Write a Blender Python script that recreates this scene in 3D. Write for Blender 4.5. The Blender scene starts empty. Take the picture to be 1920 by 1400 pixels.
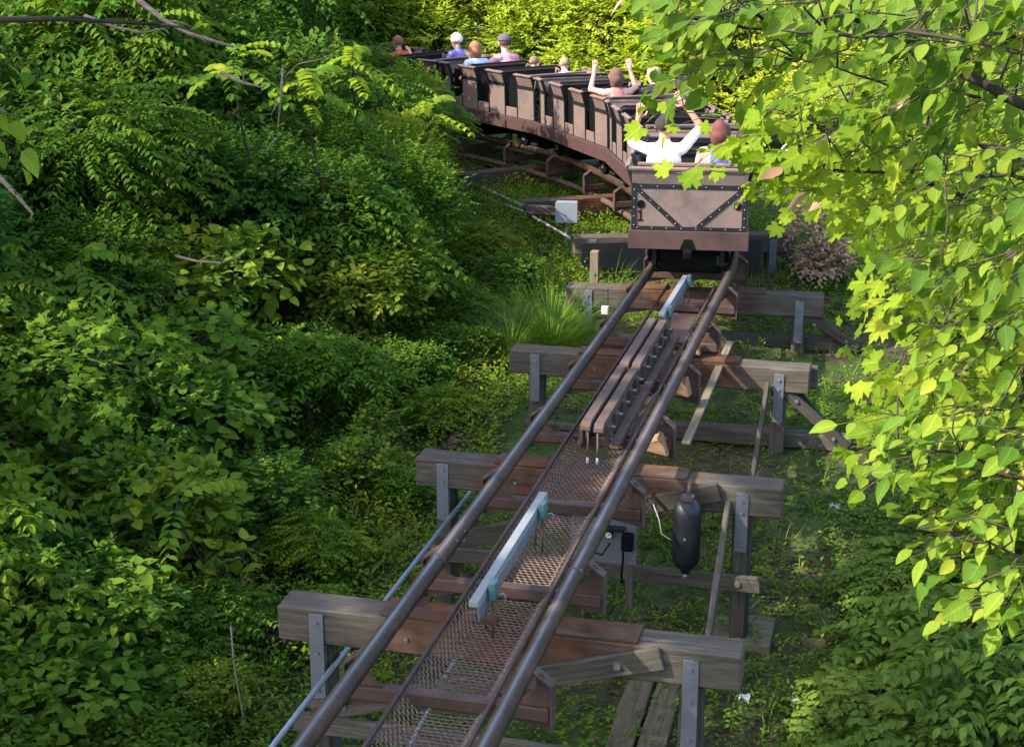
import bpy, bmesh, math, random
import numpy as np
from mathutils import Vector, Matrix

random.seed(7)
rng = np.random.default_rng(11)
sc = bpy.context.scene
COL = sc.collection
PI = math.pi

# ------------------------------------------------------------------ camera
PITCH, YAW = math.radians(16.892), math.radians(14.022)
CAM = Vector((2.3416, 0.0, 6.1418))
cam = bpy.data.cameras.new('camera')
cam.sensor_width = 36.0
cam.sensor_fit = 'HORIZONTAL'
cam.lens = 36.0 * 3000 / 1920
cam.clip_start = 0.05
cam.clip_end = 800
camo = bpy.data.objects.new('camera', cam)
COL.objects.link(camo)
camo.location = CAM
camo.rotation_euler = (PI / 2 - PITCH, 0, YAW)
sc.camera = camo

# ------------------------------------------------------------------ sky, sun, exposure
SUN_TO = Vector((-0.80, -0.60, 0.0)).normalized()      # horizontal direction towards the sun
SUN_EL = math.radians(40)
sun_dir = Vector((SUN_TO.x * math.cos(SUN_EL), SUN_TO.y * math.cos(SUN_EL), math.sin(SUN_EL)))
w = bpy.data.worlds.new('World')
sc.world = w
w.use_nodes = True
nt = w.node_tree
bg = nt.nodes['Background']
sky = nt.nodes.new('ShaderNodeTexSky')
sky.sky_type = 'NISHITA'
sky.sun_disc = False
sky.dust_density = 2.0
sky.ozone_density = 0.8
sky.sun_elevation = SUN_EL
sky.sun_rotation = math.atan2(SUN_TO.x, SUN_TO.y)
nt.links.new(sky.outputs[0], bg.inputs[0])
bg.inputs[1].default_value = 0.15
sl = bpy.data.lights.new('sun', 'SUN')
sl.energy = 2.7
sl.angle = math.radians(0.53)
sl.color = (1.0, 0.93, 0.80)
so = bpy.data.objects.new('sun', sl)
COL.objects.link(so)
so.rotation_euler = sun_dir.to_track_quat('Z', 'Y').to_euler()
sc.view_settings.view_transform = 'Standard'
sc.view_settings.look = 'None'
sc.view_settings.exposure = 2.35
sc.view_settings.gamma = 1
sc.render.engine = 'CYCLES'
sc.cycles.max_bounces = 7
sc.cycles.diffuse_bounces = 3
sc.cycles.transmission_bounces = 4
sc.cycles.use_denoising = True

# ------------------------------------------------------------------ helpers
R = 12.955           # radius of the bend, track centre line
Y0 = 17.5            # the bend starts here
RAILZ = 2.0


def path(s, off=0.0, z=0.0):
    if s <= 0:
        return Vector((off, Y0 + s, z)), 0.0
    a = s / R
    return Vector((-R + (R + off) * math.cos(a), Y0 + (R + off) * math.sin(a), z)), a


def view_point(px, py, Y):
    """a point of the place seen at a spot of the photograph, at distance Y along the track"""
    cp, sp, cy, sy = math.cos(PITCH), math.sin(PITCH), math.cos(YAW), math.sin(YAW)
    fw = Vector((-sy * cp, cy * cp, -sp))
    rt = Vector((cy, sy, 0))
    up = rt.cross(fw)
    d = fw * 3000 + rt * (px - 960) + up * (700 - py)
    return CAM + d * (Y / d.y)


GX = [-8, 6, 9, 12, 15.4, 18.4, 24, 30, 60, 400]
GZ = [-.45, -.25, -.05, .2, .72, .93, 1.15, 1.3, 1.8, 6]


def ground_z(x, y):
    g = float(np.interp(y, GX, GZ))
    if x < -3:
        g += min(0.10 * (-x - 3), 2.0)
    if x > 3.5:
        g += min(0.08 * (x - 3.5), 2.0)
    return g + 0.05 * math.sin(x * 1.7 + y * .6) * math.sin(y * 1.3 - x * .4)


def props(o, label=None, cat=None, group=None, kind=None):
    if label: o['label'] = label
    if cat: o['category'] = cat
    if group: o['group'] = group
    if kind: o['kind'] = kind
    return o


def link(name, me, mat=None, parent=None, smooth=False):
    o = bpy.data.objects.new(name, me)
    COL.objects.link(o)
    if mat is not None and len(me.materials) == 0:
        me.materials.append(mat)
    if parent is not None:
        o.parent = parent
    if smooth:
        me.polygons.foreach_set('use_smooth', np.ones(len(me.polygons), bool))
    return o


def empty(name, loc=(0, 0, 0), rz=0.0):
    o = bpy.data.objects.new(name, None)
    COL.objects.link(o)
    o.location = loc
    o.rotation_euler = (0, 0, rz)
    o.empty_display_size = .1
    return o


def bm_mesh(bm, name='mesh'):
    me = bpy.data.meshes.new(name)
    bm.to_mesh(me)
    bm.free()
    return me


def bx(bm, x0, x1, y0, y1, z0, z1):
    vs = [bm.verts.new((x, y, z)) for z in (z0, z1) for y in (y0, y1) for x in (x0, x1)]
    for f in ((0, 2, 3, 1), (4, 5, 7, 6), (0, 1, 5, 4), (2, 6, 7, 3), (0, 4, 6, 2), (1, 3, 7, 5)):
        bm.faces.new([vs[i] for i in f])
    return vs


def box(name, mat, parent, x0, x1, y0, y1, z0, z1, bevel=0.004):
    bm = bmesh.new()
    bx(bm, x0, x1, y0, y1, z0, z1)
    if bevel:
        bmesh.ops.bevel(bm, geom=bm.edges[:], offset=bevel, segments=1, affect='EDGES')
    return link(name, bm_mesh(bm), mat, parent)


def board(name, mat, parent, p0, p1, wid, hgt, upv=(0, 0, 1), bevel=0.008, rough=0.0):
    """a timber or bar from p0 to p1, grain along its own x axis"""
    p0, p1 = Vector(p0), Vector(p1)
    d = p1 - p0
    L = d.length
    x = d.normalized()
    u = Vector(upv)
    y = u.cross(x).normalized()
    z = x.cross(y)
    bm = bmesh.new()
    if rough:
        n = max(2, int(L / .25))
        rings = []
        for i in range(n + 1):
            t = -L / 2 + L * i / n
            rings.append([bm.verts.new((t, sy * wid / 2 + random.uniform(-rough, rough), sz * hgt / 2 + random.uniform(-rough, rough)))
                          for sy, sz in ((-1, -1), (1, -1), (1, 1), (-1, 1))])
        for a, b in zip(rings, rings[1:]):
            for k in range(4):
                bm.faces.new((a[k], a[(k + 1) % 4], b[(k + 1) % 4], b[k]))
        bm.faces.new(rings[0][::-1])
        bm.faces.new(rings[-1])
        bmesh.ops.recalc_face_normals(bm, faces=bm.faces[:])
        ed = [e for e in bm.edges if len(e.link_faces) == 2 and e.calc_face_angle(0) > .8]
        bmesh.ops.bevel(bm, geom=ed, offset=bevel, segments=1, affect='EDGES')
    else:
        bx(bm, -L / 2, L / 2, -wid / 2, wid / 2, -hgt / 2, hgt / 2)
        if bevel:
            bmesh.ops.bevel(bm, geom=bm.edges[:], offset=bevel, segments=1, affect='EDGES')
    o = link(name, bm_mesh(bm), mat, parent)
    m = Matrix((x, y, z)).transposed().to_4x4()
    m.translation = (p0 + p1) / 2
    o.matrix_basis = m
    return o


def tube_bm(bm, pts, rad, n=8, cap=True):
    pts = [Vector(p) for p in pts]
    rads = rad if isinstance(rad, (list, tuple, np.ndarray)) else [rad] * len(pts)
    rings = []
    prev = None
    for i, p in enumerate(pts):
        t = (pts[min(i + 1, len(pts) - 1)] - pts[max(i - 1, 0)]).normalized()
        ref = prev if prev is not None else (Vector((0, 0, 1)) if abs(t.z) < .95 else Vector((1, 0, 0)))
        a = t.cross(ref)
        if a.length < 1e-4: a = t.cross(Vector((1, .3, 0)))
        a.normalize()
        b = a.cross(t).normalized()
        prev = b
        rings.append([bm.verts.new(p + (a * math.cos(2 * PI * k / n) + b * math.sin(2 * PI * k / n)) * rads[i]) for k in range(n)])
    for r0, r1 in zip(rings, rings[1:]):
        for k in range(n):
            f = bm.faces.new((r0[k], r0[(k + 1) % n], r1[(k + 1) % n], r1[k]))
            f.smooth = True
    if cap:
        bm.faces.new(rings[0][::-1])
        bm.faces.new(rings[-1])


def tube(name, mat, parent, pts, rad, n=8):
    bm = bmesh.new()
    tube_bm(bm, pts, rad, n)
    bmesh.ops.recalc_face_normals(bm, faces=bm.faces[:])
    return link(name, bm_mesh(bm), mat, parent)


def prism(name, mat, parent, poly, y0, y1, axis='y', bevel=0.003):
    """poly in (x,z), pushed out along y"""
    bm = bmesh.new()
    a = [bm.verts.new((x, y0, z)) for x, z in poly]
    b = [bm.verts.new((x, y1, z)) for x, z in poly]
    bm.faces.new(a)
    bm.faces.new(b[::-1])
    n = len(poly)
    for i in range(n):
        bm.faces.new((a[i], b[i], b[(i + 1) % n], a[(i + 1) % n]))
    bmesh.ops.recalc_face_normals(bm, faces=bm.faces[:])
    if bevel:
        bmesh.ops.bevel(bm, geom=bm.edges[:], offset=bevel, segments=1, affect='EDGES')
    return link(name, bm_mesh(bm), mat, parent)


def copy_tree(o, parent=None):
    c = o.copy()
    COL.objects.link(c)
    c.parent = parent
    for ch in o.children:
        copy_tree(ch, c)
    return c


# ------------------------------------------------------------------ materials
def new_mat(name):
    m = bpy.data.materials.new(name)
    m.use_nodes = True
    nt = m.node_tree
    return m, nt, nt.nodes['Principled BSDF']


def N(nt, t, **kw):
    n = nt.nodes.new(t)
    for k, v in kw.items():
        setattr(n, k, v)
    return n


def ramp(nt, fac, stops):
    r = N(nt, 'ShaderNodeValToRGB')
    el = r.color_ramp.elements
    while len(el) < len(stops): el.new(.5)
    for e, (p, c) in zip(el, stops):
        e.position = p
        e.color = (*c, 1) if len(c) == 3 else c
    nt.links.new(fac, r.inputs[0])
    return r.outputs[0]


def mixc(nt, fac, a, b, mode='MIX'):
    m = N(nt, 'ShaderNodeMix', data_type='RGBA', blend_type=mode)
    for s, v in ((m.inputs[0], fac), (m.inputs[6], a), (m.inputs[7], b)):
        if isinstance(v, (int, float)): s.default_value = v
        elif isinstance(v, tuple): s.default_value = (*v, 1)
        else: nt.links.new(v, s)
    return m.outputs[2]


def noise(nt, vec, scale, detail=4, rough=.6):
    n = N(nt, 'ShaderNodeTexNoise')
    n.inputs['Scale'].default_value = scale
    n.inputs['Detail'].default_value = detail
    n.inputs['Roughness'].default_value = rough
    if vec is not None: nt.links.new(vec, n.inputs['Vector'])
    return n.outputs['Fac']


def mapping(nt, vec, scale=(1, 1, 1)):
    m = N(nt, 'ShaderNodeMapping')
    m.inputs['Scale'].default_value = scale
    nt.links.new(vec, m.inputs['Vector'])
    return m.outputs[0]


def bump(nt, bsdf, h, strength=.3, dist=.01):
    b = N(nt, 'ShaderNodeBump')
    b.inputs['Strength'].default_value = strength
    b.inputs['Distance'].default_value = dist
    nt.links.new(h, b.inputs['Height'])
    nt.links.new(b.outputs[0], bsdf.inputs['Normal'])


def shifted_coords(nt):
    """object coordinates moved by a per-object offset so that no two boards share their grain"""
    tc = N(nt, 'ShaderNodeTexCoord')
    oi = N(nt, 'ShaderNodeObjectInfo')
    sc_ = N(nt, 'ShaderNodeVectorMath', operation='SCALE')
    cmb = N(nt, 'ShaderNodeCombineXYZ')
    for i in range(3): nt.links.new(oi.outputs['Random'], cmb.inputs[i])
    nt.links.new(cmb.outputs[0], sc_.inputs[0])
    sc_.inputs['Scale'].default_value = 37.0
    ad = N(nt, 'ShaderNodeVectorMath', operation='ADD')
    nt.links.new(tc.outputs['Object'], ad.inputs[0])
    nt.links.new(sc_.outputs[0], ad.inputs[1])
    return tc.outputs['Object'], ad.outputs[0], oi.outputs['Random']


def wood_mat(name, dark, light, rust=False, warm=None):
    m, nt, b = new_mat(name)
    raw, co, rnd = shifted_coords(nt)
    g = noise(nt, mapping(nt, co, (2.4, 30, 30)), 1.0, 7, .7)
    big = noise(nt, mapping(nt, co, (1, 3, 3)), 1.6, 3)
    c = ramp(nt, g, [(.28, dark), (.72, light)])
    c = mixc(nt, ramp(nt, big, [(.35, (0, 0, 0)), (.7, (.55, .55, .55))]), c, warm or (.052, .042, .032))
    # per-board tone
    tone = N(nt, 'ShaderNodeMapRange')
    nt.links.new(rnd, tone.inputs[0])
    tone.inputs[3].default_value = .75
    tone.inputs[4].default_value = 1.2
    hs = N(nt, 'ShaderNodeHueSaturation')
    nt.links.new(tone.outputs[0], hs.inputs['Value'])
    nt.links.new(c, hs.inputs['Color'])
    c = hs.outputs[0]
    # cracks
    crack = noise(nt, mapping(nt, co, (.7, 40, 40)), 1.3, 3, .5)
    c = mixc(nt, ramp(nt, crack, [(.33, (.8, .8, .8)), (.39, (0, 0, 0))]), c, (.035, .028, .024))
    # pale streaks and damp stains
    st = noise(nt, mapping(nt, co, (.8, 9, 4)), 2.1, 4)
    c = mixc(nt, ramp(nt, st, [(.58, (0, 0, 0)), (.75, (.5, .5, .5))]), c, tuple(min(1, v * 1.5) for v in light))
    if rust:
        sx = N(nt, 'ShaderNodeSeparateXYZ')
        nt.links.new(raw, sx.inputs[0])
        ab = N(nt, 'ShaderNodeMath', operation='ABSOLUTE')
        ad = N(nt, 'ShaderNodeMath', operation='ADD')
        nt.links.new(sx.outputs[0], ab.inputs[0])
        nz = noise(nt, mapping(nt, co, (4, 2, 1)), 1.0, 4)
        nt.links.new(ab.outputs[0], ad.inputs[0])
        nt.links.new(nz, ad.inputs[1])
        ml = N(nt, 'ShaderNodeMath', operation='MULTIPLY')
        ml.inputs[1].default_value = .62
        nt.links.new(ad.outputs[0], ml.inputs[0])
        ad = ml
        rf = ramp(nt, ad.outputs[0], [(.0, (.95, .95, .95)), (.70, (.8, .8, .8)), (.92, (0, 0, 0))])
        nz2 = noise(nt, co, 5.0, 5)
        rc = ramp(nt, nz2, [(.3, (.030, .013, .009)), (.5, (.082, .032, .017)), (.68, (.125, .052, .026)), (.85, (.15, .10, .065))])
        sp = noise(nt, co, 2.3, 3)
        f2 = mixc(nt, 1.0, rf, ramp(nt, sp, [(.34, (.22, .22, .22)), (.58, (1, 1, 1))]), 'MULTIPLY')
        c = mixc(nt, f2, c, rc)
    nt.links.new(c, b.inputs['Base Color'])
    b.inputs['Roughness'].default_value = .85
    b.inputs['Specular IOR Level'].default_value = .08
    bump(nt, b, g, .6, .014)
    return m


def metal_mat(name, col, rough=.5, metallic=0.0, rustcol=None, rustamt=.5, var=.35, scale=6, spec=.5):
    m, nt, b = new_mat(name)
    raw, co, rnd = shifted_coords(nt)
    n1 = noise(nt, co, scale, 6)
    c = ramp(nt, n1, [(.25, tuple(v * (1 - var) for v in col)), (.75, tuple(min(1, v * (1 + var)) for v in col))])
    if rustcol:
        n2 = noise(nt, co, scale * .6, 5, .7)
        c = mixc(nt, ramp(nt, n2, [(1 - rustamt - .06, (0, 0, 0)), (1 - rustamt + .08, (1, 1, 1))]), c, rustcol)
    nt.links.new(c, b.inputs['Base Color'])
    nt.links.new(ramp(nt, n1, [(.2, (rough + .15,) * 3), (.8, (max(.05, rough - .1),) * 3)]), b.inputs['Roughness'])
    b.inputs['Metallic'].default_value = metallic
    b.inputs['Specular IOR Level'].default_value = spec
    bump(nt, b, noise(nt, co, scale * 6, 3), .15, .004)
    return m


def rail_mat(name):
    """brown painted pipe, running surface rubbed to bare steel along its top"""
    m, nt, b = new_mat(name)
    raw, co, rnd = shifted_coords(nt)
    n1 = noise(nt, co, 4, 6, .7)
    c = ramp(nt, n1, [(.25, (.014, .0075, .005)), (.5, (.034, .018, .012)), (.75, (.070, .034, .020))])
    chips = noise(nt, co, 22, 3, .5)
    c = mixc(nt, ramp(nt, chips, [(.70, (0, 0, 0)), (.74, (.8, .8, .8))]), c, (.20, .18, .17))
    at = N(nt, 'ShaderNodeAttribute', attribute_name='wear')
    jig = noise(nt, mapping(nt, co, (8, 1.2, 8)), 1.5, 4)
    mm = N(nt, 'ShaderNodeMath', operation='MULTIPLY')
    nt.links.new(at.outputs['Fac'], mm.inputs[0])
    nt.links.new(ramp(nt, jig, [(.3, (.35,) * 3), (.6, (1,) * 3)]), mm.inputs[1])
    c = mixc(nt, mm.outputs[0], c, (.13, .125, .13))
    nt.links.new(c, b.inputs['Base Color'])
    rr = N(nt, 'ShaderNodeMapRange')
    nt.links.new(mm.outputs[0], rr.inputs[0])
    rr.inputs[3].default_value = .62
    b.inputs['Specular IOR Level'].default_value = .14
    rr.inputs[4].default_value = .30
    nt.links.new(rr.outputs[0], b.inputs['Roughness'])
    m3 = N(nt, 'ShaderNodeMath', operation='MULTIPLY')
    nt.links.new(mm.outputs[0], m3.inputs[0])
    m3.inputs[1].default_value = .7
    nt.links.new(m3.outputs[0], b.inputs['Metallic'])
    bump(nt, b, noise(nt, co, 30, 3), .12, .003)
    return m


def plain(name, col, rough=.6, metallic=0.0, var=.15, scale=9):
    return metal_mat(name, col, rough, metallic, None, .5, var, scale)


def leaf_mat(name, stops, trans=.38, rough=.65, gloss=.05, tmul=(1.25, 1.35, .55), veins=False):
    m, nt, b = new_mat(name)
    at = N(nt, 'ShaderNodeAttribute', attribute_name='v')
    oi = N(nt, 'ShaderNodeObjectInfo')
    # the tone is shared out between the leaf, the spot it grows at and the plant it belongs to
    geo = N(nt, 'ShaderNodeNewGeometry')
    patch = noise(nt, geo.outputs['Position'], 1.1, 3)
    sb = N(nt, 'ShaderNodeMath', operation='MULTIPLY_ADD')
    nt.links.new(at.outputs['Fac'], sb.inputs[0])
    sb.inputs[1].default_value = .42
    sb.inputs[2].default_value = -.30
    s2 = N(nt, 'ShaderNodeMath', operation='MULTIPLY_ADD')
    nt.links.new(oi.outputs['Random'], s2.inputs[0])
    s2.inputs[1].default_value = .72 if veins else .42
    nt.links.new(sb.outputs[0], s2.inputs[2])
    mx = N(nt, 'ShaderNodeMath', operation='MULTIPLY_ADD')
    nt.links.new(patch, mx.inputs[0])
    mx.inputs[1].default_value = .85
    nt.links.new(s2.outputs[0], mx.inputs[2])
    c = ramp(nt, mx.outputs[0], stops)
    if veins:      # midrib and side veins in the leaf's own axes, a few blotches
        tc = N(nt, 'ShaderNodeTexCoord')
        sx = N(nt, 'ShaderNodeSeparateXYZ')
        nt.links.new(tc.outputs['Object'], sx.inputs[0])
        ab = N(nt, 'ShaderNodeMath', operation='ABSOLUTE')
        nt.links.new(sx.outputs[1], ab.inputs[0])
        mid = ramp(nt, ab.outputs[0], [(.008, (1, 1, 1)), (.022, (0, 0, 0))])
        sk = N(nt, 'ShaderNodeMath', operation='SUBTRACT')
        nt.links.new(sx.outputs[0], sk.inputs[0])
        nt.links.new(ab.outputs[0], sk.inputs[1])
        sn = N(nt, 'ShaderNodeMath', operation='SINE')
        mq = N(nt, 'ShaderNodeMath', operation='MULTIPLY')
        mq.inputs[1].default_value = 46
        nt.links.new(sk.outputs[0], mq.inputs[0])
        nt.links.new(mq.outputs[0], sn.inputs[0])
        sv = ramp(nt, sn.outputs[0], [(.80, (0, 0, 0)), (1.0, (.16, .16, .16))])
        lite = mixc(nt, 1.0, c, (1.5, 1.4, 1.6), 'MULTIPLY')
        c = mixc(nt, sv, c, lite)
        c = mixc(nt, mid, c, lite)
        bl = noise(nt, tc.outputs['Object'], 2.6, 4)
        c = mixc(nt, ramp(nt, bl, [(.35, (.45, .45, .45)), (.55, (0, 0, 0))]), c, mixc(nt, 1.0, c, (.62, .74, .7), 'MULTIPLY'))
        bump(nt, b, sn.outputs[0], .10, .01)
    nt.links.new(c, b.inputs['Base Color'])
    b.inputs['Roughness'].default_value = rough
    b.inputs['Specular IOR Level'].default_value = gloss
    tr = N(nt, 'ShaderNodeBsdfTranslucent')
    nt.links.new(mixc(nt, 1.0, c, tmul, 'MULTIPLY'), tr.inputs[0])
    ms = N(nt, 'ShaderNodeMixShader')
    ms.inputs[0].default_value = trans
    nt.links.new(b.outputs[0], ms.inputs[1])
    nt.links.new(tr.outputs[0], ms.inputs[2])
    nt.links.new(ms.outputs[0], nt.nodes['Material Output'].inputs[0])
    return m


M = {}
M['timber'] = wood_mat('timber_grey', (.026, .0225, .0185), (.100, .089, .074))
M['timber_cap'] = wood_mat('timber_cap_rust_stained', (.028, .0235, .019), (.104, .090, .073), rust=True)
M['timber_tan'] = wood_mat('timber_tan', (.075, .058, .040), (.175, .145, .10), warm=(.11, .085, .05))
M['wedge'] = wood_mat('tan_wedge', (.20, .115, .06), (.36, .24, .15), warm=(.30, .17, .085))  # tan that puts sunlight on the bracket gussets into the colour
M['rail'] = rail_mat('rail_paint')
M['track_paint'] = metal_mat('track_paint', (.050, .030, .025), .65, 0, (.080, .035, .021), .40, spec=.25)
M['rusty'] = metal_mat('rusty_steel', (.066, .044, .037), .8, 0, (.095, .042, .027), .42, spec=.2)
M['mesh_wire'] = metal_mat('mesh_wire', (.105, .068, .056), .75, .0, (.11, .055, .034), .45, scale=14)
M['galv'] = metal_mat('galvanised', (.21, .225, .26), .45, .55, None, .4, .18)
M['strap'] = metal_mat('steel_strap', (.125, .132, .155), .5, .5, None, .4, .25)
M['bolt'] = metal_mat('bolt_steel', (.20, .19, .19), .45, .7)
M['fin'] = metal_mat('bright_steel', (.15, .155, .165), .6, 0, None, .4, .12)
M['teal'] = plain('teal_block', (.045, .11, .10), .5)
M['car_panel'] = metal_mat('car_panel_paint', (.120, .082, .071), .65, 0, (.066, .047, .042), .42, .16, 3.0)
M['car_red'] = metal_mat('car_red_paint', (.046, .020, .017), .6, 0, (.030, .015, .013), .4, .2, 4.0)
M['car_iron'] = metal_mat('car_iron_band', (.009, .0095, .011), .6, 0, None, .4, .3, spec=.15)
M['car_dark'] = metal_mat('car_dark_interior', (.014, .011, .010), .75, spec=.2)
M['car_rim'] = metal_mat('car_rim_wood', (.12, .072, .06), .6, 0, (.075, .042, .036), .4)
M['rivet'] = plain('rivet', (.34, .34, .35), .4, .5)
M['black'] = metal_mat('black_rubber', (.002, .002, .0022), .8, spec=.1)
M['tank'] = metal_mat('tank_paint', (.0022, .0027, .006), .45, .0, (.02, .018, .018), .3, .2)
M['boxgrey'] = plain('grey_box_paint', (.16, .178, .205), .45)
M['white'] = plain('white_plastic', (.42, .42, .41), .5)
M['paper'] = plain('litter_paper', (.24, .25, .26), .7)
M['numeral'] = metal_mat('numeral_red', (.022, .003, .003), .6, spec=.1)
M['conduit'] = plain('conduit', (.25, .235, .21), .5)
M['bark'] = wood_mat('bark', (.030, .024, .019), (.085, .068, .052), warm=(.045, .04, .028))
M['pale_twig'] = wood_mat('pale_bare_twig', (.08, .06, .045), (.22, .175, .14), warm=(.12, .085, .06))
M['bark_dark'] = wood_mat('bark_dark', (.016, .014, .012), (.045, .037, .03), warm=(.03, .026, .02))
E_ = None
M['leaf_deep'] = leaf_mat('leaf_deep_green', [(.0, (0.0172, 0.0460, 0.0080)), (.35, (0.0368, 0.0874, 0.0126)), (.7, (0.0644, 0.1288, 0.0172)), (1, (0.1265, 0.1782, 0.0230))])
M['leaf_mid'] = leaf_mat('leaf_mid_green', [(.0, (0.0235, 0.0616, 0.0090)), (.4, (0.0538, 0.1165, 0.0134)), (.72, (0.112, 0.164, 0.0165)), (1, (.25, .235, .022))])
M['leaf_fresh'] = leaf_mat('leaf_fresh_green', [(.0, (0.0367, 0.0864, 0.0097)), (.4, (0.0756, 0.1458, 0.0140)), (.75, (0.146, 0.200, 0.017)), (1, (.29, .275, .022))])
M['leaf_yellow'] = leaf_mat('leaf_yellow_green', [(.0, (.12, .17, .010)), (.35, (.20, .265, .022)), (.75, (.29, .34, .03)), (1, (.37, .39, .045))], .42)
M['leaf_maple'] = leaf_mat('leaf_maple', [(.0, (0.0900, 0.1530, 0.0126)), (.4, (0.1530, 0.2250, 0.0162)), (.8, (0.2250, 0.2790, 0.0216)), (1, (0.2970, 0.3060, 0.0315))], .45)
M['leaf_maple_v'] = leaf_mat('veined_leaf_maple', [(.0, (0.0900, 0.1530, 0.0126)), (.4, (0.1530, 0.2250, 0.0162)), (.8, (0.2250, 0.2790, 0.0216)), (1, (0.2970, 0.3060, 0.0315))], .45, veins=True)
M['leaf_oval'] = leaf_mat('leaf_oval', [(.0, (0.0396, 0.0880, 0.0106)), (.45, (0.0748, 0.1364, 0.0132)), (.8, (0.1232, 0.1804, 0.0176)), (1, (0.2024, 0.2420, 0.0220))], .42, .6, .10)
M['leaf_oval_v'] = leaf_mat('veined_leaf_oval', [(.0, (0.0396, 0.0880, 0.0106)), (.45, (0.0748, 0.1364, 0.0132)), (.8, (0.1232, 0.1804, 0.0176)), (1, (0.2024, 0.2420, 0.0220))], .42, .6, .10, veins=True)
M['leaf_oval_lime'] = leaf_mat('leaf_oval_lime', [(.0, (0.0516, 0.1161, 0.0120)), (.4, (0.0946, 0.1677, 0.0155)), (.8, (0.1548, 0.2193, 0.0189)), (1, (0.2408, 0.2666, 0.0258))], .42, .6, .10)
M['leaf_oval_lime_v'] = leaf_mat('veined_leaf_oval_lime', [(.0, (0.0516, 0.1161, 0.0120)), (.4, (0.0946, 0.1677, 0.0155)), (.8, (0.1548, 0.2193, 0.0189)), (1, (0.2408, 0.2666, 0.0258))], .42, .6, .10, veins=True)
M['leaf_blue'] = leaf_mat('leaf_blue_green', [(.0, (.045, .092, .018)), (.5, (.088, .15, .026)), (1, (.16, .21, .032))])
M['leaf_dead'] = leaf_mat('leaf_dead', [(.0, (.20, .125, .075)), (.5, (.36, .24, .15)), (1, (.48, .34, .22))], .2, .8, .1, (1, 1, .8))
M['litter'] = leaf_mat('leaf_litter', [(.0, (.035, .022, .014)), (.5, (.085, .052, .03)), (1, (.17, .11, .065))], .1, .8, .1, (1, 1, .8))
M['grass'] = leaf_mat('grass_blade', [(.0, (.045, .10, .014)), (.5, (.085, .155, .02)), (1, (.17, .22, .04))], .3)


def ground_mat():
    m, nt, b = new_mat('forest_soil')
    tc = N(nt, 'ShaderNodeTexCoord')
    co = tc.outputs['Object']
    a = noise(nt, co, .55, 5)
    d = noise(nt, co, 7, 6, .7)
    c = ramp(nt, d, [(.3, (.022, .016, .010)), (.55, (.062, .044, .028)), (.75, (.12, .09, .058))])
    moss = ramp(nt, d, [(.3, (.014, .028, .007)), (.7, (.045, .078, .016))])
    c = mixc(nt, ramp(nt, a, [(.42, (1, 1, 1)), (.58, (.15, .15, .15))]), c, moss)
    nt.links.new(c, b.inputs['Base Color'])
    b.inputs['Roughness'].default_value = .95
    b.inputs['Specular IOR Level'].default_value = .1
    bump(nt, b, d, .8, .04)
    return m


M['ground'] = ground_mat()

# ------------------------------------------------------------------ ground
def build_ground():
    xs = np.concatenate([np.linspace(-300, -20, 15), np.linspace(-18, 14, 97), np.linspace(16, 300, 15)])
    ys = np.concatenate([np.linspace(-200, -10, 10), np.linspace(-8, 50, 146), np.linspace(54, 500, 24)])
    bm = bmesh.new()
    g = [[bm.verts.new((x, y, ground_z(x, y) + random.uniform(-.02, .02))) for x in xs] for y in ys]
    for j in range(len(ys) - 1):
        for i in range(len(xs) - 1):
            f = bm.faces.new((g[j][i], g[j][i + 1], g[j + 1][i + 1], g[j + 1][i]))
            f.smooth = True
    props(link('ground', bm_mesh(bm), M['ground']), 'bare brown forest soil with moss under the track', 'ground', kind='structure')


build_ground()

# ------------------------------------------------------------------ track
HALF = 0.455
RR = 0.053
track = props(empty('coaster_track', (0, 8, 0)), 'brown tubular coaster track running up and bending behind the train', 'track')
TO = Vector((0, 8, 0))


def rail(off):
    bm = bmesh.new()
    ss = list(np.arange(-19, 0.01, 1.0)) + list(np.arange(.35, 21, .35))
    n = 20
    wl = bm.verts.layers.float.new('wear')
    rings = []
    for s in ss:
        c, a = path(s, off, RAILZ - RR)
        out = Vector((math.cos(a), math.sin(a), 0))
        ring = []
        for k in range(n):
            t = 2 * PI * k / n
            v = bm.verts.new(c - TO + out * math.cos(t) * RR + Vector((0, 0, math.sin(t) * RR)))
            v[wl] = max(0., min(1., (math.sin(t) - .94) / .05))
            ring.append(v)
        rings.append(ring)
    for r0, r1 in zip(rings, rings[1:]):
        for k in range(n):
            bm.faces.new((r0[k], r1[k], r1[(k + 1) % n], r0[(k + 1) % n])).smooth = True
    bmesh.ops.recalc_face_normals(bm, faces=bm.faces[:])
    o = link('rail', bm_mesh(bm), M['rail'], track)
    # welded seams along the pipe
    for s in np.arange(-14.2, 20, 5.9):
        c, a = path(s, off, RAILZ - RR)
        d = Vector((-math.sin(a), math.cos(a), 0))
        tube('weld_seam', M['track_paint'], o, [c - TO - d * .012, c - TO + d * .012], RR + .003, 20)
    return o


rail(-HALF)
rail(HALF)


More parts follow.
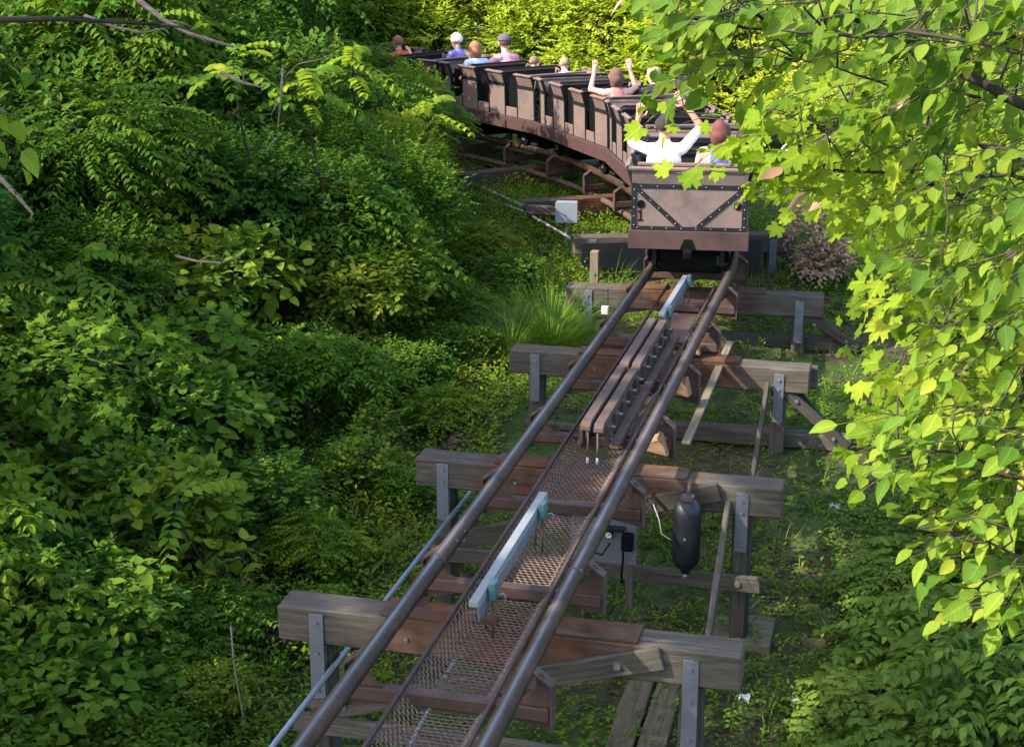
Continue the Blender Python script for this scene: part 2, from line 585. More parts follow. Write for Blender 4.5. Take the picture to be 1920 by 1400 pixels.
def make_tie():
    t = link('tie', None or bm_mesh(_tie_bar()), M['track_paint'], track)
    for sgn in (-1, 1):
        poly = [(.30, 1.655), (.30, 1.70), (.44, 1.775), (.520, 1.86), (.520, 1.945), (.555, 1.95), (.605, 1.87), (.605, 1.60), (.56, 1.60)]
        prism('gusset', M['track_paint'], t, [(sgn * x, z) for x, z in poly], -.010, .010)
        bm = bmesh.new()
        for a, b in (((.506, 1.955), (.612, 1.876)), ((.612, 1.880), (.612, 1.60))):
            a, b = Vector((a[0] * sgn, 0, a[1])), Vector((b[0] * sgn, 0, b[1]))
            d = (b - a).normalized()
            nrm = Vector((d.z, 0, -d.x)) * .007
            vs = []
            for y in (-.045, .045):
                for p in (a - nrm, a + nrm, b + nrm, b - nrm):
                    vs.append(bm.verts.new(p + Vector((0, y, 0))))
            for f in ((0, 1, 2, 3), (7, 6, 5, 4), (0, 4, 5, 1), (1, 5, 6, 2), (2, 6, 7, 3), (3, 7, 4, 0)):
                bm.faces.new([vs[i] for i in f])
        bmesh.ops.recalc_face_normals(bm, faces=bm.faces[:])
        link('bracket_flange', bm_mesh(bm), M['track_paint'], t)
    return t


def _tie_bar():
    bm = bmesh.new()
    bx(bm, -.60, .60, -.042, .042, 1.656, 1.742)
    bmesh.ops.bevel(bm, geom=bm.edges[:], offset=.008, segments=1, affect='EDGES')
    return bm


tie0 = make_tie()
tie_s = [-9.63 + 1.54 * k for k in range(-5, 20)]
for i, s in enumerate(tie_s):
    t = tie0 if i == 0 else copy_tree(tie0, track)
    c, a = path(s)
    t.location = c - TO
    t.rotation_euler = (0, 0, a)
for off in (-.44, .44):
    tube('stringer', M['rusty'], track, [path(s, off, 1.555)[0] - TO for s in np.arange(2.2, 20.5, .35)], .045, 10)

# ------------------------------------------------------------------ wire mesh trough between the rails
TROUGH = [(-.265, 1.745), (-.17, 1.625), (.175, 1.625), (.27, 1.745)]
trough = props(empty('wire_mesh_trough', (0, 3, 1.6)), 'rusty hexagonal wire mesh trough slung between the two rails', 'wire mesh')


def mesh_sheet(y0, y1):
    prof = [Vector((x, 0, z)) for x, z in TROUGH]
    seg = [(prof[i + 1] - prof[i]).length for i in range(3)]
    tot = sum(seg)

    def pt(u, v):
        u = max(0, min(tot - 1e-6, u))
        i = 0
        while i < 2 and u > seg[i]:
            u -= seg[i]
            i += 1
        p = prof[i].lerp(prof[i + 1], u / seg[i])
        d = (prof[i + 1] - prof[i]).normalized()
        return Vector((p.x, v - 3, p.z - 1.6 + .006 * math.sin(v * 7) * math.sin(u * 9))), Vector((-d.z, 0, d.x))
    V, F = [], []

    def strand(a, b):
        pa, na = pt(*a)
        pb, nb = pt(*b)
        d = (pb - pa)
        if d.length < .004: return
        w = d.normalized().cross(na).normalized() * .0042
        k = len(V)
        V.extend([pa - w, pa + na * .007, pa + w, pb - w, pb + nb * .007, pb + w])
        F.extend([(k, k + 3, k + 4, k + 1), (k + 1, k + 4, k + 5, k + 2)])
    cw, ch = .043, .052
    nc = int(tot / cw) + 1
    nr = int((y1 - y0) / (ch * .75))
    for r in range(nr):
        v = y0 + r * ch * .75
        for c in range(nc):
            u = (c + .5 * (r % 2)) * cw
            strand((u, v + ch * .25), (u + cw / 2, v))
            strand((u + cw / 2, v), (u + cw, v + ch * .25))
            strand((u, v + ch * .25), (u, v + ch * .75))
    me = bpy.data.meshes.new('mesh')
    me.from_pydata(V, [], F)
    return props(link('mesh_sheet', me, M['mesh_wire'], trough), kind='stuff')


mesh_sheet(4.0, 15.7)
for sgn, p in ((-1, TROUGH[0]), (1, TROUGH[3])):
    board('edge_angle', M['track_paint'], trough, (p[0], 1, p[1] - 1.6 + .004), (p[0], 14.9, p[1] - 1.6 + .004), .022, .03, bevel=.003)
for k in range(10):
    y = 4.6 + k * 1.25
    for a, b in zip(TROUGH, TROUGH[1:]):
        board('mesh_rib', M['rusty'], trough, (a[0], y - 3, a[1] - 1.612), (b[0], y - 3, b[1] - 1.612), .02, .008, bevel=.001)
board('floor_plate', M['rusty'], trough, (0, 12.75, .03), (0, 14.75, .03), .38, .008, bevel=.002)

# ------------------------------------------------------------------ trestle bents
BOLT = None


def bolt(parent, loc, rad=.017, towards='-y'):
    global BOLT
    if BOLT is None:
        bm = bmesh.new()
        bmesh.ops.create_cone(bm, segments=6, radius1=1, radius2=.85, depth=1, cap_ends=True, matrix=Matrix.Rotation(PI / 2, 4, 'X'))
        BOLT = bm_mesh(bm, 'bolt')
        BOLT.materials.append(M['bolt'])
    o = bpy.data.objects.new('bolt', BOLT)
    COL.objects.link(o)
    o.parent = parent
    # parts of a rotated board get their place in that board's own axes
    o.matrix_basis = parent.matrix_basis.inverted() @ (Matrix.Translation(loc) @ Matrix.Diagonal((rad, .018, rad, 1))) if parent.type == 'MESH' else Matrix.Translation(loc)
    return o


BENTS = [(-11.4, 0), (-8.35, 1), (-5.40, 2), (-2.05, 3), (.85, 4), (4.0, 5), (7.04, 6), (10.04, 6), (13.04, 6), (16.0, 6)]
BLAB = {0: 'weathered timber trestle bent before the control board, below the silver bar',
        1: 'timber trestle bent with long diagonal brace beside the ground planks',
        2: 'timber trestle bent carrying the dark blue air tank',
        3: 'timber trestle bent with raking right brace beside the brake strips',
        4: 'timber trestle bent beside the tall grass clump',
        5: 'timber bent with dark plate below the rear train car'}


def make_bent(s, kind, idx):
    c, a = path(s)
    base = ground_z(c.x, c.y)
    t = empty('trestle_bent', (c.x, c.y, base), a)
    if kind < 6:
        props(t, BLAB[kind], 'trestle', 'timber bents under the coaster track')
    else:
        props(t, ['short timber bent whose end carries the grey junction box', 'short timber bent under the third and fourth train cars',
                  'short timber bent under the front of the fourth car', 'short timber bent under the fifth train car'][idx - 6], 'trestle', 'timber bents under the coaster track')
    top = 1.6 - base

    def Z(z): return z - base
    r = random.Random(idx)
    xl, xr = -1.50 + r.uniform(-.02, .02), 1.535 + r.uniform(-.02, .02)
    if kind == 6: xl, xr = -1.66, 1.5
    cap = board('cap_beam', M['timber_cap'], t, (xl, 0, top - .125), (xr, 0, top - .125), .26, .25, bevel=.012, rough=.003)
    bolt(cap, (xr - .3, -.135, top - .06), .015)
    bolt(cap, (-.62, -.135, top - .14), .015)
    # cover plank on the cap, right of the rail
    if kind <= 4:
        board('cover_plank', M['timber_cap'], t, (.28, .0, top + .0135), (.83 + r.uniform(-.05, .1), 0, top + .0135), .245, .022, bevel=.004)
        board('cover_plank', M['timber_cap'], t, (-.80, .0, top + .0135), (-.30, 0, top + .0135), .245, .022, bevel=.004)
    pz = -.1
    for sx in (-1, 1):
        x = sx * 1.24
        post = board('post', M['timber'], t, (x, .0, pz), (x, .0, top - .252), .15, .15, upv=(0, 1, 0), bevel=.008, rough=.003)
        if kind <= 5:
            L = .62 if kind < 2 else .5
            z1 = top - (.03 if sx < 0 else .06)
            st = board('strap', M['strap'], t, (x, -.137, z1 - L), (x, -.137, z1), .10, .012, upv=(0, -1, 0), bevel=.002)
            for dz in (.06, L - .34, L - .07):
                bolt(st, (x, -.148, z1 - dz), .017)
            if kind <= 2:
                board('filler', M['timber'], t, (x - .001, -.103, pz + .1), (x, -.103, top - .256), .12, .05, upv=(0, -1, 0), bevel=.004)
    if kind in (1, 2):
        br = board('diagonal_brace', M['timber'], t, (1.06, -.156, Z(1.545)), (-1.28, -.156, Z(.87)), .15, .045, upv=(0, -1, 0), bevel=.006, rough=.003)
        bolt(br, (.78, -.186, Z(1.465)), .030)
        bolt(br, (-1.05, -.186, Z(.94)), .026)
        low = board('lower_rail', M['timber'], t, (-1.40, -.205, Z(.80)), (1.42, -.205, Z(.80)), .13, .05, upv=(0, -1, 0), bevel=.006, rough=.003)
        for x in (-1.22, 1.24):
            bolt(low, (x, -.237, Z(.80)), .028)
        box('footing', M['timber_tan'], t, .98, 1.52, -.2, .36, -.05, .055, .01)
    if kind in (3, 4, 5):
        zs = {3: .80, 4: .98, 5: 1.06}[kind]
        sill = board('sill', M['timber'], t, (-.45, .11, Z(zs)), (1.98, .11, Z(zs)), .16, .16, bevel=.01, rough=.004)
        kn = board('knee_brace', M['timber'], t, (1.20, -.10, Z(1.46)), (1.93, .0, Z(zs - .02)), .11, .05, upv=(0, -1, 0), bevel=.006, rough=.003)
        bolt(kn, (1.42, -.10, Z(1.26)), .022)
        bolt(kn, (1.80, -.05, Z(zs + .08)), .022)
        kn2 = board('knee_brace', M['timber'], t, (1.24, .12, Z(1.44)), (1.85, .16, Z(zs - .05)), .13, .05, upv=(0, -1, 0), bevel=.006, rough=.003)
        low = board('lower_rail', M['timber'], t, (-1.35, -.12, Z(zs + .02)), (.05, -.12, Z(zs + .02)), .12, .06, bevel=.006, rough=.003)
    if kind == 3:
        board('doubling_beam', M['timber'], t, (.9, .215, top - .17), (1.60, .215, top - .17), .13, .22, bevel=.01, rough=.003)
    return t


for i, (s, k) in enumerate(BENTS):
    make_bent(s, k, i)

# planks that tie one bent to the next
for k, (y1, y0, zt, zb) in enumerate(((12.0, 9.45, 1.42, -.1), (15.3, 12.4, 1.42, .1))):
    o = board('raking_plank', M['timber'], None, (1.13, y1, zt), (1.13, y0, zb), .045, .12, upv=(0, 1, .3), bevel=.006, rough=.003)
    props(o, ['raking plank from the air tank bent down to the footing of the next bent', 'raking plank between the brake strip bent and the air tank bent'][k], 'plank', 'raking planks between the bents')

for k, (x0, x1) in enumerate(((.60, .57), (.83, .80))):
    o = board('ground_plank', M['timber_tan'], None, (x0, 11.75, ground_z(.6, 11.75) + .06), (x1, 8.6, ground_z(.6, 8.6) + .07), .20, .05, bevel=.008, rough=.006)
    props(o, ['mossy plank lying on the soil under the track, narrower gap side', 'mossy plank lying on the soil next to the other, by the post'][k], 'plank', 'planks lying on the soil')

# steel rods along the left side
props(tube('steel_rod', M['galv'], None, [(-1.135, 4, 1.2), (-1.13, 9, 1.2), (-1.10, 12.7, 1.2)], .019, 10),
      'grey steel pipe running along the left posts', 'pipe')
props(tube('thin_rod', M['galv'], None, [(-.55, 6.5, .62), (-.52, 9.5, .92), (-.48, 12.2, 1.24)], .013, 8),
      'thin steel tie rod slanting below the left rail', 'rod')


# ------------------------------------------------------------------ silver bars with teal blocks
def fin_bar(x, y0, y1, blocks, label):
    t = props(empty('silver_bar', (x, y0, 1.75)), label, 'steel bar', 'silver bars between the rails')
    L = y1 - y0
    board('bar', M['fin'], t, (0, 0, .235), (0, L, .235), .060, .040, bevel=.004)
    board('web', M['galv'], t, (.03, .01, .17), (.03, L - .01, .17), .006, .10, bevel=.001)
    for yb in blocks:
        b = box('clamp_block', M['teal'], t, .036, .082, yb - .045, yb + .045, .17, .29, .008)
        tube('threaded_rod', M['rusty'], t, [(.06, yb - .02, .17), (.06, yb - .02, -.09)], .008, 6)
        tube('threaded_rod', M['rusty'], t, [(.0, yb + .03, .20), (.0, yb + .03, -.06)], .008, 6)
        bolt_ = tube('hook', M['fin'], t, [(.082, yb, .20), (.12, yb + .01, .205), (.135, yb + .01, .19), (.136, yb + .01, .15)], .006, 6)
    box('foot_bracket', M['track_paint'], t, -.05, .09, blocks[0] - .03, blocks[0] + .03, .0, .045, .004)


fin_bar(-.035, 8.55, 10.45, (.25, 1.62), 'long silver steel bar with two teal blocks over the wire mesh')
fin_bar(.005, 15.62, 17.35, (.2, 1.6), 'silver steel bar with teal blocks just behind the rear car')

# ------------------------------------------------------------------ pinch brake
brake = props(empty('track_brake', (0, 12, 1.7)), 'rusty track brake of paired long strips between the rails', 'brake')
for y0, y1 in ((.0, 1.70), (1.76, 3.42)):
    for x, zz in ((-.045, .268), (.062, .256)):
        poly = [(y0, .02), (y0 + .05, .05), (y1 - .05, .05), (y1, .02), (y1, -.02), (y0, -.02)]
        bm = bmesh.new()
        a = [bm.verts.new((x - .040, y, zz + z)) for y, z in poly]
        b = [bm.verts.new((x + .040, y, zz + z)) for y, z in poly]
        bm.faces.new(a); bm.faces.new(b[::-1])
        for i in range(6): bm.faces.new((a[i], b[i], b[(i + 1) % 6], a[(i + 1) % 6]))
        bmesh.ops.recalc_face_normals(bm, faces=bm.faces[:])
        bmesh.ops.bevel(bm, geom=bm.edges[:], offset=.005, segments=1, affect='EDGES')
        link('brake_strip', bm_mesh(bm), M['rusty'], brake)
    for k in range(5):
        y = y0 + .16 + k * .34
        box('caliper', M['rusty'], brake, .098, .128, y - .05, y + .05, .10, .265, .006)
        box('caliper', M['rusty'], brake, -.115, -.085, y - .05, y + .05, .10, .265, .006)
        tube('spring_bolt', M['bolt'], brake, [(.05, y + .1, .21), (.155, y + .1, .21)], .013, 8)
board('channel', M['rusty'], brake, (.175, .1, .10), (.175, 3.5, .10), .075, .05, bevel=.004)
board('channel', M['rusty'], brake, (-.12, .1, .07), (-.12, 3.5, .07), .05, .05, bevel=.004)
for y in (.53, 2.07, 3.3):
    box('cross_foot', M['track_paint'], brake, -.2, .24, y - .035, y + .035, .045, .075, .004)
for x in (-.02, .06):
    pn = tube('hanging_pin', M['rusty'], brake, [(x, -.02, .24), (x + .01, -.06, .12), (x + .01, -.07, .05)], [.009, .009, .010], 6)
    tube('pin_tip', M['white'], pn, [(x + .01, -.07, .05), (x + .01, -.08, .0)], [.010, .013], 6)

o = board('side_plank', M['timber_tan'], None, (.645, 12.95, 1.575), (.645, 16.25, 1.575), .075, .025, bevel=.004, rough=.002)
props(o, 'narrow plank resting along the outside of the right rail brackets', 'plank')

# ------------------------------------------------------------------ air tank, control board, junction box
tp = view_point(1290, 928, 11.72)
tank = props(empty('air_tank', (tp.x, 11.72, 0)), 'dark blue cylindrical air tank hanging upright from the diagonal brace', 'tank')
tz = tp.z
prof = [(.0, -.66), (.035, -.66), (.045, -.63), (.075, -.60), (.106, -.56), (.111, -.52), (.111, -.14), (.104, -.09), (.075, -.055), (.05, -.04), (0, -.035)]
bm = bmesh.new()
n = 24
rings = [[bm.verts.new((r * math.cos(2 * PI * k / n), r * math.sin(2 * PI * k / n), tz + z)) for k in range(n)] for r, z in prof[1:-1]]
for a, b in zip(rings, rings[1:]):
    for k in range(n): bm.faces.new((a[k], a[(k + 1) % n], b[(k + 1) % n], b[k])).smooth = True
bm.faces.new(rings[0][::-1]); bm.faces.new(rings[-1])
link('shell', bm_mesh(bm), M['tank'], tank)
tube('collar', M['rusty'], tank, [(0, 0, tz - .06), (0, 0, tz + .0)], [.055, .05], 14)
tube('hanger', M['rusty'], tank, [(0, -.02, tz - .02), (0, .05, tz + .05), (0, .12, tz + .07)], .016, 8)
tube('drain_valve', M['bolt'], tank, [(0, -.02, tz - .66), (0, -.02, tz - .70)], .018, 8)
bolt(tank, (0, 0, 0)).matrix_basis = Matrix.Translation((.0, -.112, tz - .33)) @ Matrix.Diagonal((.012, .012, .012, 1))

cp = view_point(1105, 985, 11.55)
cq = view_point(1193, 1060, 11.55)
ctrl = props(empty('control_board', (cp.x, 11.55, cq.z)), 'grey steel control board with white pressure gauge under the right rail', 'control board')
wd, hg = cq.x - cp.x, cp.z - cq.z
box('backplate', M['strap'], ctrl, -.15, wd, 0, .012, 0, hg + .2, .003)
g = tube('gauge', M['black'], ctrl, [(wd * .42, -.035, hg * .83), (wd * .42, 0, hg * .83)], .034, 18)
tube('dial', M['white'], g, [(wd * .42, -.038, hg * .83), (wd * .42, -.034, hg * .83)], .026, 18)
tube('needle', M['black'], g, [(wd * .42, -.040, hg * .83), (wd * .42 + .016, -.040, hg * .83 + .012)], .003, 4)
box('regulator', M['black'], ctrl, wd * .70, wd * .94, -.07, -.001, hg * .45, hg * .92, .012)
box('valve_body', M['car_iron'], ctrl, wd * .25, wd * .75, -.05, -.001, hg * .93, hg * 1.08, .008)
tube('hose', M['black'], ctrl, [(wd * .72, -.03, hg * .5), (wd * .74, -.04, hg * .2), (wd * .7, -.02, -.08), (wd * .72, -.01, -.16)], .009, 8)
tube('hose', M['black'], ctrl, [(-.05, -.02, hg * .35), (wd * .3, -.05, hg * .28), (wd * .45, -.03, hg * .6)], .007, 8)
box('mount_plate', M['strap'], ctrl, wd * .78, wd * .97, -.012, -.001, hg * .95, hg * 1.35, .002)
board('mount_post', M['timber'], ctrl, (wd * .85, .05, -.4), (wd * .85, .05, hg + .2), .06, .05, upv=(0, 1, 0))
props(tube('air_hose', M['conduit'], None, [view_point(1225, 945, 11.4), view_point(1236, 975, 11.35), view_point(1240, 1000, 11.3), view_point(1258, 1012, 11.25)], .0035, 6),
      'thin pale air hose looping beside the air tank', 'hose')

jb = view_point(1042, 417, 22.35)
jbx = props(empty('junction_box', jb, math.radians(8)), 'light grey electrical junction box on the end of a beam', 'junction box')
box('case', M['boxgrey'], jbx, 0, .31, 0, .18, 0, .29, .008)
box('lid', M['boxgrey'], jbx, -.006, .316, -.012, -.001, -.006, .30, .004)
box('latch', M['bolt'], jbx, .14, .17, -.02, -.012, .0, .03, .002)
board('bracket_arm', M['timber'], jbx, (.15, .24, .12), (-.45, .34, .12), .12, .12)
tube('conduit_stub', M['conduit'], jbx, [(.15, .08, 0), (.15, .08, -.5)], .016, 8)
props(tube('conduit', M['conduit'], None, [view_point(905, 352, 25), view_point(985, 388, 24), view_point(1010, 404, 23.4)], .028, 8),
      'pale conduit pipe running towards the junction box', 'pipe', 'pale conduit pipes on the ground')
props(tube('conduit', M['conduit'], None, [view_point(915, 372, 24.6), view_point(985, 398, 23.6), view_point(1050, 435, 22.2), view_point(1068, 446, 21.5)], .020, 8),
      'pale conduit pipe passing in front of the junction box', 'pipe', 'pale conduit pipes on the ground')

# sensor box on a post and the dark plates below the rear car
sb = view_point(1127, 590, 17.9)
sbx = props(empty('sensor_box', sb), 'small white box strapped to a post by the left rail', 'box')
box('case', M['white'], sbx, 0, .085, 0, .06, 0, .10, .008)
box('clip', M['black'], sbx, -.07, .0, .0, .05, -.05, -.03, .002)
c5, a5 = path(4.0)
dp = props(empty('dark_plate', (c5.x, c5.y, 1.0), a5), 'dark steel splash plate leaning on the beam under the rear car', 'plate')
bm = bmesh.new()
bx(bm, -1.42, -.55, -.36, -.34, .22, .57)
dpa = link('left_plate', bm_mesh(bm), M['tank'], dp)
bm = bmesh.new()
bx(bm, .62, 1.02, -.36, -.34, -.12, .60)
link('right_plate', bm_mesh(bm), M['tank'], dp)
for x in (-1.0, .9):
    board('plate_stay', M['strap'], dp, (x, -.34, .5), (x, -.13, .5), .04, .01)
pp = view_point(1116, 470, 19.6)
po = props(empty('short_post', (pp.x, 19.6, ground_z(pp.x, 19.6))), 'stub of reddish timber post beside the dark plate', 'post')
board('stub', M['timber_tan'], po, (0, 0, 0), (0, 0, pp.z - ground_z(pp.x, 19.6)), .11, .11, upv=(0, 1, 0), rough=.004)
tube('bolt_head', M['bolt'], po, [(0, -.07, .45), (0, -.055, .45)], .02, 6)

# ------------------------------------------------------------------ train
CL = 2.98
LIFT = .17


def make_car():
    t = empty('train_car', (0, 0, RAILZ + LIFT))
    # chassis
    sk = box('skirt', M['car_red'], t, -.70, -.66, 0.002, CL - .002, .10, .30)
    box('skirt', M['car_red'], t, .66, .70, 0.002, CL - .002, .10, .30)
    box('skirt', M['car_red'], t, -.70, .70, -.04, .0, .095, .305)
    box('skirt', M['car_red'], t, -.70, .70, CL, CL + .04, .095, .305)
    box('floor', M['car_dark'], t, -.655, .655, .004, CL - .004, .16, .20)
    prism('coupler_notch', M['black'], t, [(-.10, .093), (-.045, .215), (.045, .215), (.10, .093)], -.046, -.0405, bevel=0)
    cp_ = box('coupler', M['black'], t, -.05, .05, -.24, -.047, .03, .11, .01)
    for y in (.55, CL - .55):
        ax = tube('axle', M['black'], t, [(-.40, y, .12 - LIFT), (.40, y, .12 - LIFT)], .04, 10)
        box('bogie_frame', M['black'], t, -.34, .34, y - .36, y + .36, -.22, .08, .02)
        for sx in (-1, 1):
            wh = tube('wheel', M['black'], t, [(sx * .42, y, .125 - LIFT), (sx * .49, y, .125 - LIFT)], .125, 20)
            tube('hub', M['bolt'], wh, [(sx * .49, y, .125 - LIFT), (sx * .50, y, .125 - LIFT)], .05, 12)
            box('wheel_carrier', M['car_dark'], t, sx * .40 - .03, sx * .40 + .03, y - .30, y + .30, -.16, .1, .01)
            tube('guide_wheel', M['black'], t, [(sx * .355, y - .22, -.24), (sx * .355, y - .22, -.18)], .05, 14)
    # sides: four plank panels with three door gaps on each side
    pw = [(.03, .49), (.88, 1.34), (1.73, 2.19), (2.58, 2.76)]
    gaps = [(.49, .88), (1.34, 1.73), (2.19, 2.58)]
    for sx in (-1, 1):
        def side(poly, y0, y1, nm, mat, par, bev=.004):
            return prism(nm, M[mat], par, [(sx * x, z) for x, z in poly], y0, y1, bevel=bev)
        for y0, y1 in pw:
            p = side([(.625, .302), (.655, .302), (.668, .79), (.638, .79)], y0, y1, 'side_panel', 'car_panel', t)
            side([(.640, .845), (.668, .835), (.735, 1.005), (.707, 1.015)], y0 + .012, y1 - .012, 'upper_plank', 'car_panel', p)
            side([(.634, .785), (.676, .785), (.680, .842), (.638, .850)], y0 - .004, y1 + .004, 'iron_band', 'car_iron', p, .002)
            for ye, dy in ((y0, -1), (y1, 1)):
                side([(.622, .302), (.662, .302), (.676, .80), (.742, 1.012), (.700, 1.022), (.632, .82)], ye if dy > 0 else ye - .026, ye + .026 if dy > 0 else ye, 'edge_angle', 'car_iron', p, .002)
            side([(.700, 1.018), (.755, 1.004), (.757, 1.024), (.702, 1.038)], y0 - .02, y1 + .02, 'top_rim', 'car_rim', p, .002)
        for y0, y1 in gaps:
            side([(.627, .302), (.653, .302), (.657, .455), (.631, .455)], y0 + .03, y1 - .03, 'kick_panel', 'car_panel', t)
            side([(.585, .205), (.595, .205), (.61, .93), (.60, .93)], y0 + .035, y1 - .035, 'door_gap', 'black', t, 0)  # black sheet across the open doorway, its inner shade put into colour
    # end panels
    for name, y, sg in (('rear_panel', 0.0, -1), ('front_panel', 2.79, 1)):
        def end(poly, x0, x1, nm, mat, par, bev=.004):
            bm = bmesh.new()
            a = [bm.verts.new((x0, y + sg * d, z)) for d, z in poly]
            b = [bm.verts.new((x1, y + sg * d, z)) for d, z in poly]
            bm.faces.new(a); bm.faces.new(b[::-1])
            k = len(poly)
            for i in range(k): bm.faces.new((a[i], b[i], b[(i + 1) % k], a[(i + 1) % k]))
            bmesh.ops.recalc_face_normals(bm, faces=bm.faces[:])
            if bev: bmesh.ops.bevel(bm, geom=bm.edges[:], offset=bev, segments=1, affect='EDGES')
            return link(nm, bm_mesh(bm), M[mat], par)
        p = end([(-.028, .307), (.0, .307), (.004, .80), (-.024, .80)], -.655, .655, name, 'car_panel', t)
        end([(-.022, .815), (.005, .81), (.045, .985), (.018, .99)], -.668, .668, 'upper_board', 'car_panel', p)
        end([(.010, .990), (.062, .982), (.066, 1.008), (.012, 1.02)], -.71, .71, 'top_rim', 'car_rim', p, .003)
        end([(.005, .775), (.013, .775), (.013, .825), (.005, .825)], -.66, .66, 'iron_band', 'car_iron', p, .001)
        end([(.003, .312), (.010, .312), (.010, .350), (.003, .350)], -.655, .655, 'iron_band', 'car_iron', p, .001)
        for sx in (-1, 1):
            x0, x1 = sorted((sx * .668, sx * .612))
            end([(.006, .309), (.0145, .309), (.0145, .835), (.006, .835)], x0, x1, 'iron_band', 'car_iron', p, .001)
            # diagonal strap from the upper corner to the foot, beside the middle
            a_, b_ = Vector((sx * .60, 0, .765)), Vector((sx * .105, 0, .345))
            if sg < 0:
                d_ = (b_ - a_).normalized()
                n_ = Vector((d_.z, 0, -d_.x)) * .026
                bm = bmesh.new()
                vs = [bm.verts.new((q.x, yy, q.z)) for yy in (y - .0115, y - .003) for q in (a_ - n_, a_ + n_, b_ + n_, b_ - n_)]
                for f in ((0, 1, 2, 3), (7, 6, 5, 4), (0, 4, 5, 1), (1, 5, 6, 2), (2, 6, 7, 3), (3, 7, 4, 0)): bm.faces.new([vs[i] for i in f])
                bmesh.ops.recalc_face_normals(bm, faces=bm.faces[:])
                link('diagonal_strap', bm_mesh(bm), M['car_iron'], p)
                tube('round_port', M['black'], p, [(sx * .56, y - .012, .595), (sx * .56, y - .002, .595)], .046, 20)
        if sg < 0:
            rp = []
            for i in range(7): rp.append((-.56 + i * 1.12 / 6, .80, .016))
            for i in range(8): rp.append((-.60 + i * 1.2 / 7, .331, .013))
            for sx in (-1, 1):
                for i in range(5): rp.append((sx * .640, .36 + i * .10, .0175))
                for i in range(5):
                    q = Vector((sx * .60, 0, .765)).lerp(Vector((sx * .105, 0, .345)), .1 + i * .2)
                    rp.append((q.x, q.z, .0145))
            bm = bmesh.new()
            bmesh.ops.create_icosphere(bm, subdivisions=1, radius=.0075)
            rm = bm_mesh(bm, 'rivet')
            rm.materials.append(M['rivet'])
            for x, z, d in rp:
                r_ = bpy.data.objects.new('rivet', rm)
                COL.objects.link(r_)
                r_.parent = p
                r_.location = (x, y - d + .002, z)
    # three benches facing forward
    for k in range(3):
        y = .26 + k * .90
        box('seat', M['car_dark'], t, -.60, .60, y + .06, y + .50, .56, .64, .015)
        bk = prism('backrest', M['car_dark'], t, [(-.62, .25), (.62, .25), (.62, .98), (-.62, .98)], y - .02, y + .02)
        box('head_board', M['car_rim'], bk, -.62, .62, y - .035, y + .035, .982, 1.02, .008)
        box('cushion', M['car_dark'], bk, -.58, .58, y + .021, y + .055, .52, .96, .01)
        lb = tube('lap_bar', M['car_iron'], t, [(-.60, y + .60, .74), (-.52, y + .50, .88), (.52, y + .50, .88), (.60, y + .60, .74)], .022, 8)
        tube('grab_rail', M['car_iron'], t, [(-.70, y + .80, .98), (-.60, y + .84, 1.035), (.60, y + .84, 1.035), (.70, y + .80, .98)], .018, 8)
    return t


car0 = make_car()
CAR_S = [.0, 3.1, 6.2, 9.38, 12.5]
CAR_LAB = ['rear train car with numeral 1 and black diagonal straps on its back panel',
           'second train car counted from the one with numeral 1',
           'third train car counted from the numeral 1 car, with the rider raising both arms',
           'fourth train car counted from the numeral 1 car, with the pink shirt rider',
           'fifth train car half hidden in leaves, with the purple shirt rider']


def chord(s):
    p0, _ = path(s)
    p1, _ = path(s + CL)
    d = p1 - p0
    return p0, math.atan2(-d.x, d.y)


cars = []
for i, s in enumerate(CAR_S):
    c = car0 if i == 0 else copy_tree(car0)
    p0, a = chord(s)
    c.location = (p0.x, p0.y, RAILZ + LIFT)
    c.rotation_euler = (0, 0, a)
    c.scale = (.955, 1, 1)
    props(c, CAR_LAB[i], 'train car', 'mine train cars')
    cars.append((c, p0, a))
# the numeral on the rear panel of the rear car
rear = [ch for ch in cars[0][0].children if ch.name.startswith('rear_panel')][0]
prism('numeral', M['numeral'], rear, [(-.592, .405), (-.532, .405), (-.532, .424), (-.551, .424), (-.551, .535), (-.570, .535), (-.594, .512), (-.587, .498), (-.573, .509), (-.573, .424), (-.592, .424)], -.0075, -.001, bevel=0)


# ------------------------------------------------------------------ riders
def capsule_bm(bm, a, b, ra, rb, sq=(1, 1), n=12):
    a, b = Vector(a), Vector(b)
    d = b - a
    L = d.length
    z = d.normalized() if L > 1e-5 else Vector((0, 0, 1))
    x = Vector((1, 0, 0)) - z * z.x
    if x.length < .2: x = Vector((0, 1, 0)) - z * z.y
    x.normalize()
    y = z.cross(x)
    prof = [(-ra * math.cos(t), ra * math.sin(t)) for t in (.25, .7, 1.2)] + [(0, ra)] + [(L, rb)] + [(L + rb * math.cos(t), rb * math.sin(t)) for t in (1.2, .7, .25)]
    rings = [[bm.verts.new(a + z * h + (x * math.cos(2 * PI * k / n) * sq[0] + y * math.sin(2 * PI * k / n) * sq[1]) * r) for k in range(n)] for h, r in prof]
    for r0, r1 in zip(rings, rings[1:]):
        for k in range(n): bm.faces.new((r0[k], r0[(k + 1) % n], r1[(k + 1) % n], r1[k]))
    bm.faces.new(rings[0][::-1])
    bm.faces.new(rings[-1])


SKIN = {}


def skin_mat(col):
    if col not in SKIN:
        SKIN[col] = plain('skin_%d' % len(SKIN), col, .55, 0, .08, 14)
        SKIN[col].node_tree.nodes['Principled BSDF'].inputs['Subsurface Weight'].default_value = .08
    return SKIN[col]


CLOTH = {}


def cloth_mat(col):
    if col not in CLOTH:
        CLOTH[col] = plain('cloth_%d' % len(CLOTH), col, .85, 0, .14, 18)
    return CLOTH[col]


